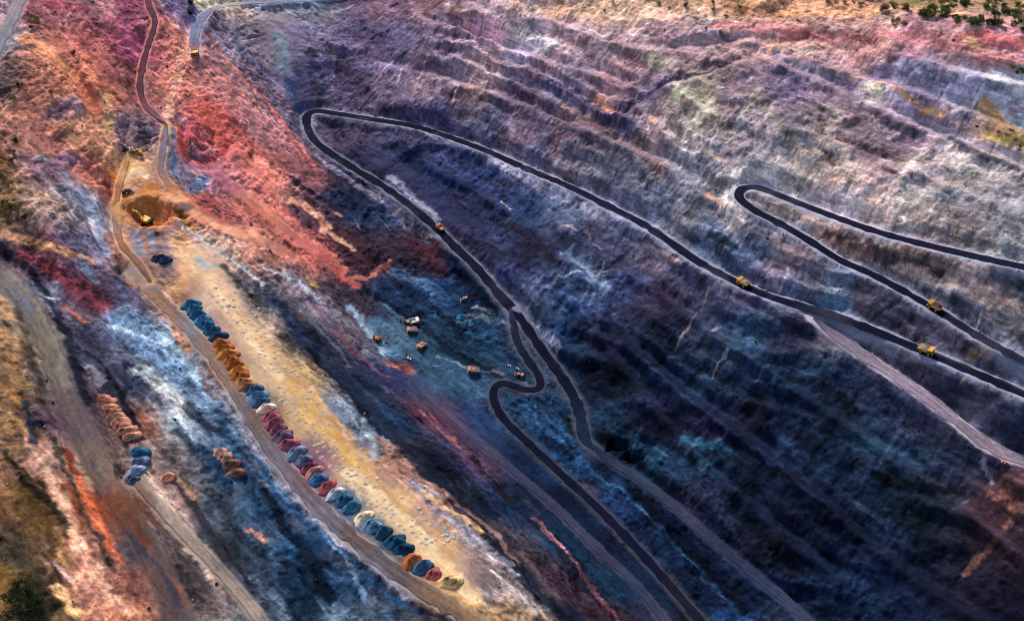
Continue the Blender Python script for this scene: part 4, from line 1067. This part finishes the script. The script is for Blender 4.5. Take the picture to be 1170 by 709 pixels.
# ------------------------------------------------------------------ shrubs
LEAF = [mat('olive foliage', '8c8434', .8, .5, .8, bump=0), mat('green foliage', '4c6428', .8, .5, .8, bump=0), mat('dark foliage', '2c3818', .8, .5, .8, bump=0)]
BRK = mat('bark', '4c3c2c', .9, .3, 3)
def shrub_meshes(seed, n=520):
    rr = random.Random(seed); bm = bmesh.new()
    cl = [(Vector((rr.uniform(-.6, .6), rr.uniform(-.6, .6), rr.uniform(.35, .95))), rr.uniform(.25, .45)) for _ in range(9)]
    for i in range(n):
        c, r = rr.choice(cl); d = Vector((rr.gauss(0, 1), rr.gauss(0, 1), rr.gauss(0, .8))).normalized()*r*rr.uniform(.55, 1.05)
        p = c+d; s = rr.uniform(.05, .11); u = Vector((rr.gauss(0, 1), rr.gauss(0, 1), rr.gauss(0, 1))).normalized(); w = u.orthogonal().normalized()
        bm.faces.new([bm.verts.new(p+u*s), bm.verts.new(p+w*s*.6), bm.verts.new(p-u*s), bm.verts.new(p-w*s*.6)])
    me = bpy.data.meshes.new('crown'); bm.to_mesh(me); bm.free()
    b = MB()
    for c, r in cl[:6]: b.bar((0, 0, -.2), c, .035, 5)
    me2 = bpy.data.meshes.new('stem'); b.bm.to_mesh(me2); b.bm.free(); me2.materials.append(BRK)
    return me, me2
SH = [shrub_meshes(s) for s in range(4)]
def shrub(px, py, r, lf, label, group, cat='shrub'):
    o = empty('shrub', label, cat, group); p = at(px, py); o.location = (p[0], p[1], ground_z(p[0], p[1])-.2)
    o.rotation_euler = (0, 0, random.uniform(0, 6.28)); s = r*random.uniform(.85, 1.15); o.scale = (s, s, s*random.uniform(.75, 1.1))
    a, b = random.choice(SH)
    if not a.materials: a.materials.append(LEAF[0])
    c = bpy.data.objects.new('crown', a); col.objects.link(c); c.parent = o; c.material_slots[0].link = 'OBJECT'; c.material_slots[0].material = LEAF[lf]
    d = bpy.data.objects.new('stem', b); col.objects.link(d); d.parent = o
    return o
TR = '1010,10 1022,9 1035,13 1050,18 1060,12 1066,8 1075,5 1080,13 1085,8 1072,20 1090,3 1098,6 1105,3 1108,7 1103,24 1110,27 1118,28 1128,27 1135,28 1127,9 1133,12 1128,3 1140,2 1148,6 1146,15 1152,16 1143,29 1156,29 1165,25 1168,10 1166,15 1168,34 1088,20 1078,20 1095,24 1055,20 1065,20 1086,1 1078,2 1070,14 1120,22 1160,6 1160,18 1136,20'
TRS = [tuple(map(float, q.split(','))) for q in TR.split()]; TRS += [(x+random.uniform(-6, 6), y+random.uniform(-3, 3)) for x, y in TRS]
for x, y in TRS:
    shrub(x+random.uniform(-1, 1), y+random.uniform(-1, 1), random.uniform(3.0, 6.2), random.choice([0, 1, 1, 2]), 'green shrub in the thicket on the sandy plateau at the top right corner', 'shrubs on the plateau at top right')
for q in '955,1 965,4 975,3 983,6 895,6 1015,14 945,3'.split():
    x, y = map(float, q.split(',')); shrub(x, y, random.uniform(2.2, 4), random.choice([0, 1]), 'olive shrub on the orange plateau left of the top right thicket', 'shrubs on the orange plateau edge')
for q in '765,10 783,8 815,4 845,9 752,6 700,3 815,12'.split():
    x, y = map(float, q.split(',')); shrub(x, y, random.uniform(2.4, 4), random.choice([1, 2]), 'dark green shrub among white rubble along the top centre rim', 'shrubs along the top centre rim')
for q in '1020,28 1032,29 1026,25'.split():
    x, y = map(float, q.split(',')); shrub(x, y, 4, 0, 'yellow green shrub on the pink face just below the top right thicket', 'shrubs on the pink face')
for q in '1158,79 1165,81 1168,84 1162,85'.split():
    x, y = map(float, q.split(',')); shrub(x, y, 3.6, 1, 'green shrub on the right edge below the red face', 'shrubs on the right edge')
for q in '1140,152 1150,156 1160,161 1165,168 1155,150'.split():
    x, y = map(float, q.split(',')); shrub(x, y, 3, 0, 'olive shrub beside the lilac ramp at the right edge', 'shrubs beside the lilac ramp')
for q in '22,100 15,113 40,120 60,107 20,163 15,175 10,212 5,232 42,23 37,33 85,62 8,238 28,250 20,240 13,185 30,104 5,205'.split():
    x, y = map(float, q.split(',')); shrub(x, y, random.uniform(3, 5), random.choice([0, 2, 2]), 'dark olive shrub clinging to the rock slope at the left edge', 'shrubs on the left slope')
for i, q in enumerate('15,682 30,677 24,694 42,698 12,704 48,709 33,708 20,671'.split()):
    x, y = map(float, q.split(',')); shrub(x, y, 7.5, 2, 'dense dark bush clump in the bottom left corner', 'dark bushes at bottom left')
# ------------------------------------------------------------------ loose blocks
def block_mesh(seed):
    rr = random.Random(seed); bm = bmesh.new(); bmesh.ops.create_icosphere(bm, subdivisions=1, radius=1)
    for v in bm.verts: v.co = Vector((v.co.x*rr.uniform(.7, 1.3), v.co.y*rr.uniform(.6, 1.1), v.co.z*rr.uniform(.5, .9)))
    return bm
RKM = [mat('pale block', 'b8aca8', .9, .3, 1), mat('dark block', '30303c', .9, .3, 1), mat('pink block', 'b07468', .9, .3, 1)]
for kind_, m_, spots, zone in [(0, RKM[0], 2600, None), (1, RKM[1], 2600, None), (2, RKM[2], 900, None)]:
    base = [np.array([v.co[:] for v in block_mesh(s).verts]) for s in range(6)]; bmf = block_mesh(0); bmf.faces.ensure_lookup_table(); ft_ = np.array([[v.index for v in f.verts] for f in bmf.faces])
    VV, FF = [], []; o_ = 0
    for i in range(spots):
        x, y = rng.uniform(X0+20, X1-20), rng.uniform(Y0+20, 1150)
        if samp(rough, x, y) < .6: continue
        if kind_ == 2 and x > 0: continue
        if kind_ == 0 and samp(lum, x, y) < .2: continue
        s = float(np.clip(rng.exponential(.32)+.25, .25, 1.6)); a = rng.uniform(0, 6.28); v = base[i % 6]*s; ca_, sa_ = math.cos(a), math.sin(a)
        v = np.column_stack([v[:, 0]*ca_-v[:, 1]*sa_+x, v[:, 0]*sa_+v[:, 1]*ca_+y, v[:, 2]+ground_z(x, y)+.2*s]); VV.append(v); FF.append(ft_+o_); o_ += len(v)
    me = bpy.data.meshes.new('loose_rocks'); me.from_pydata(np.vstack(VV).tolist(), [], np.vstack(FF).tolist()); me.update(); o = link('loose_rocks', me, m_)
    tag(o, ['pale loose rocks strewn over the pit slopes', 'dark loose rocks strewn over the pit slopes', 'pink loose rocks strewn over the left slopes'][kind_], 'rocks', None, 'stuff')
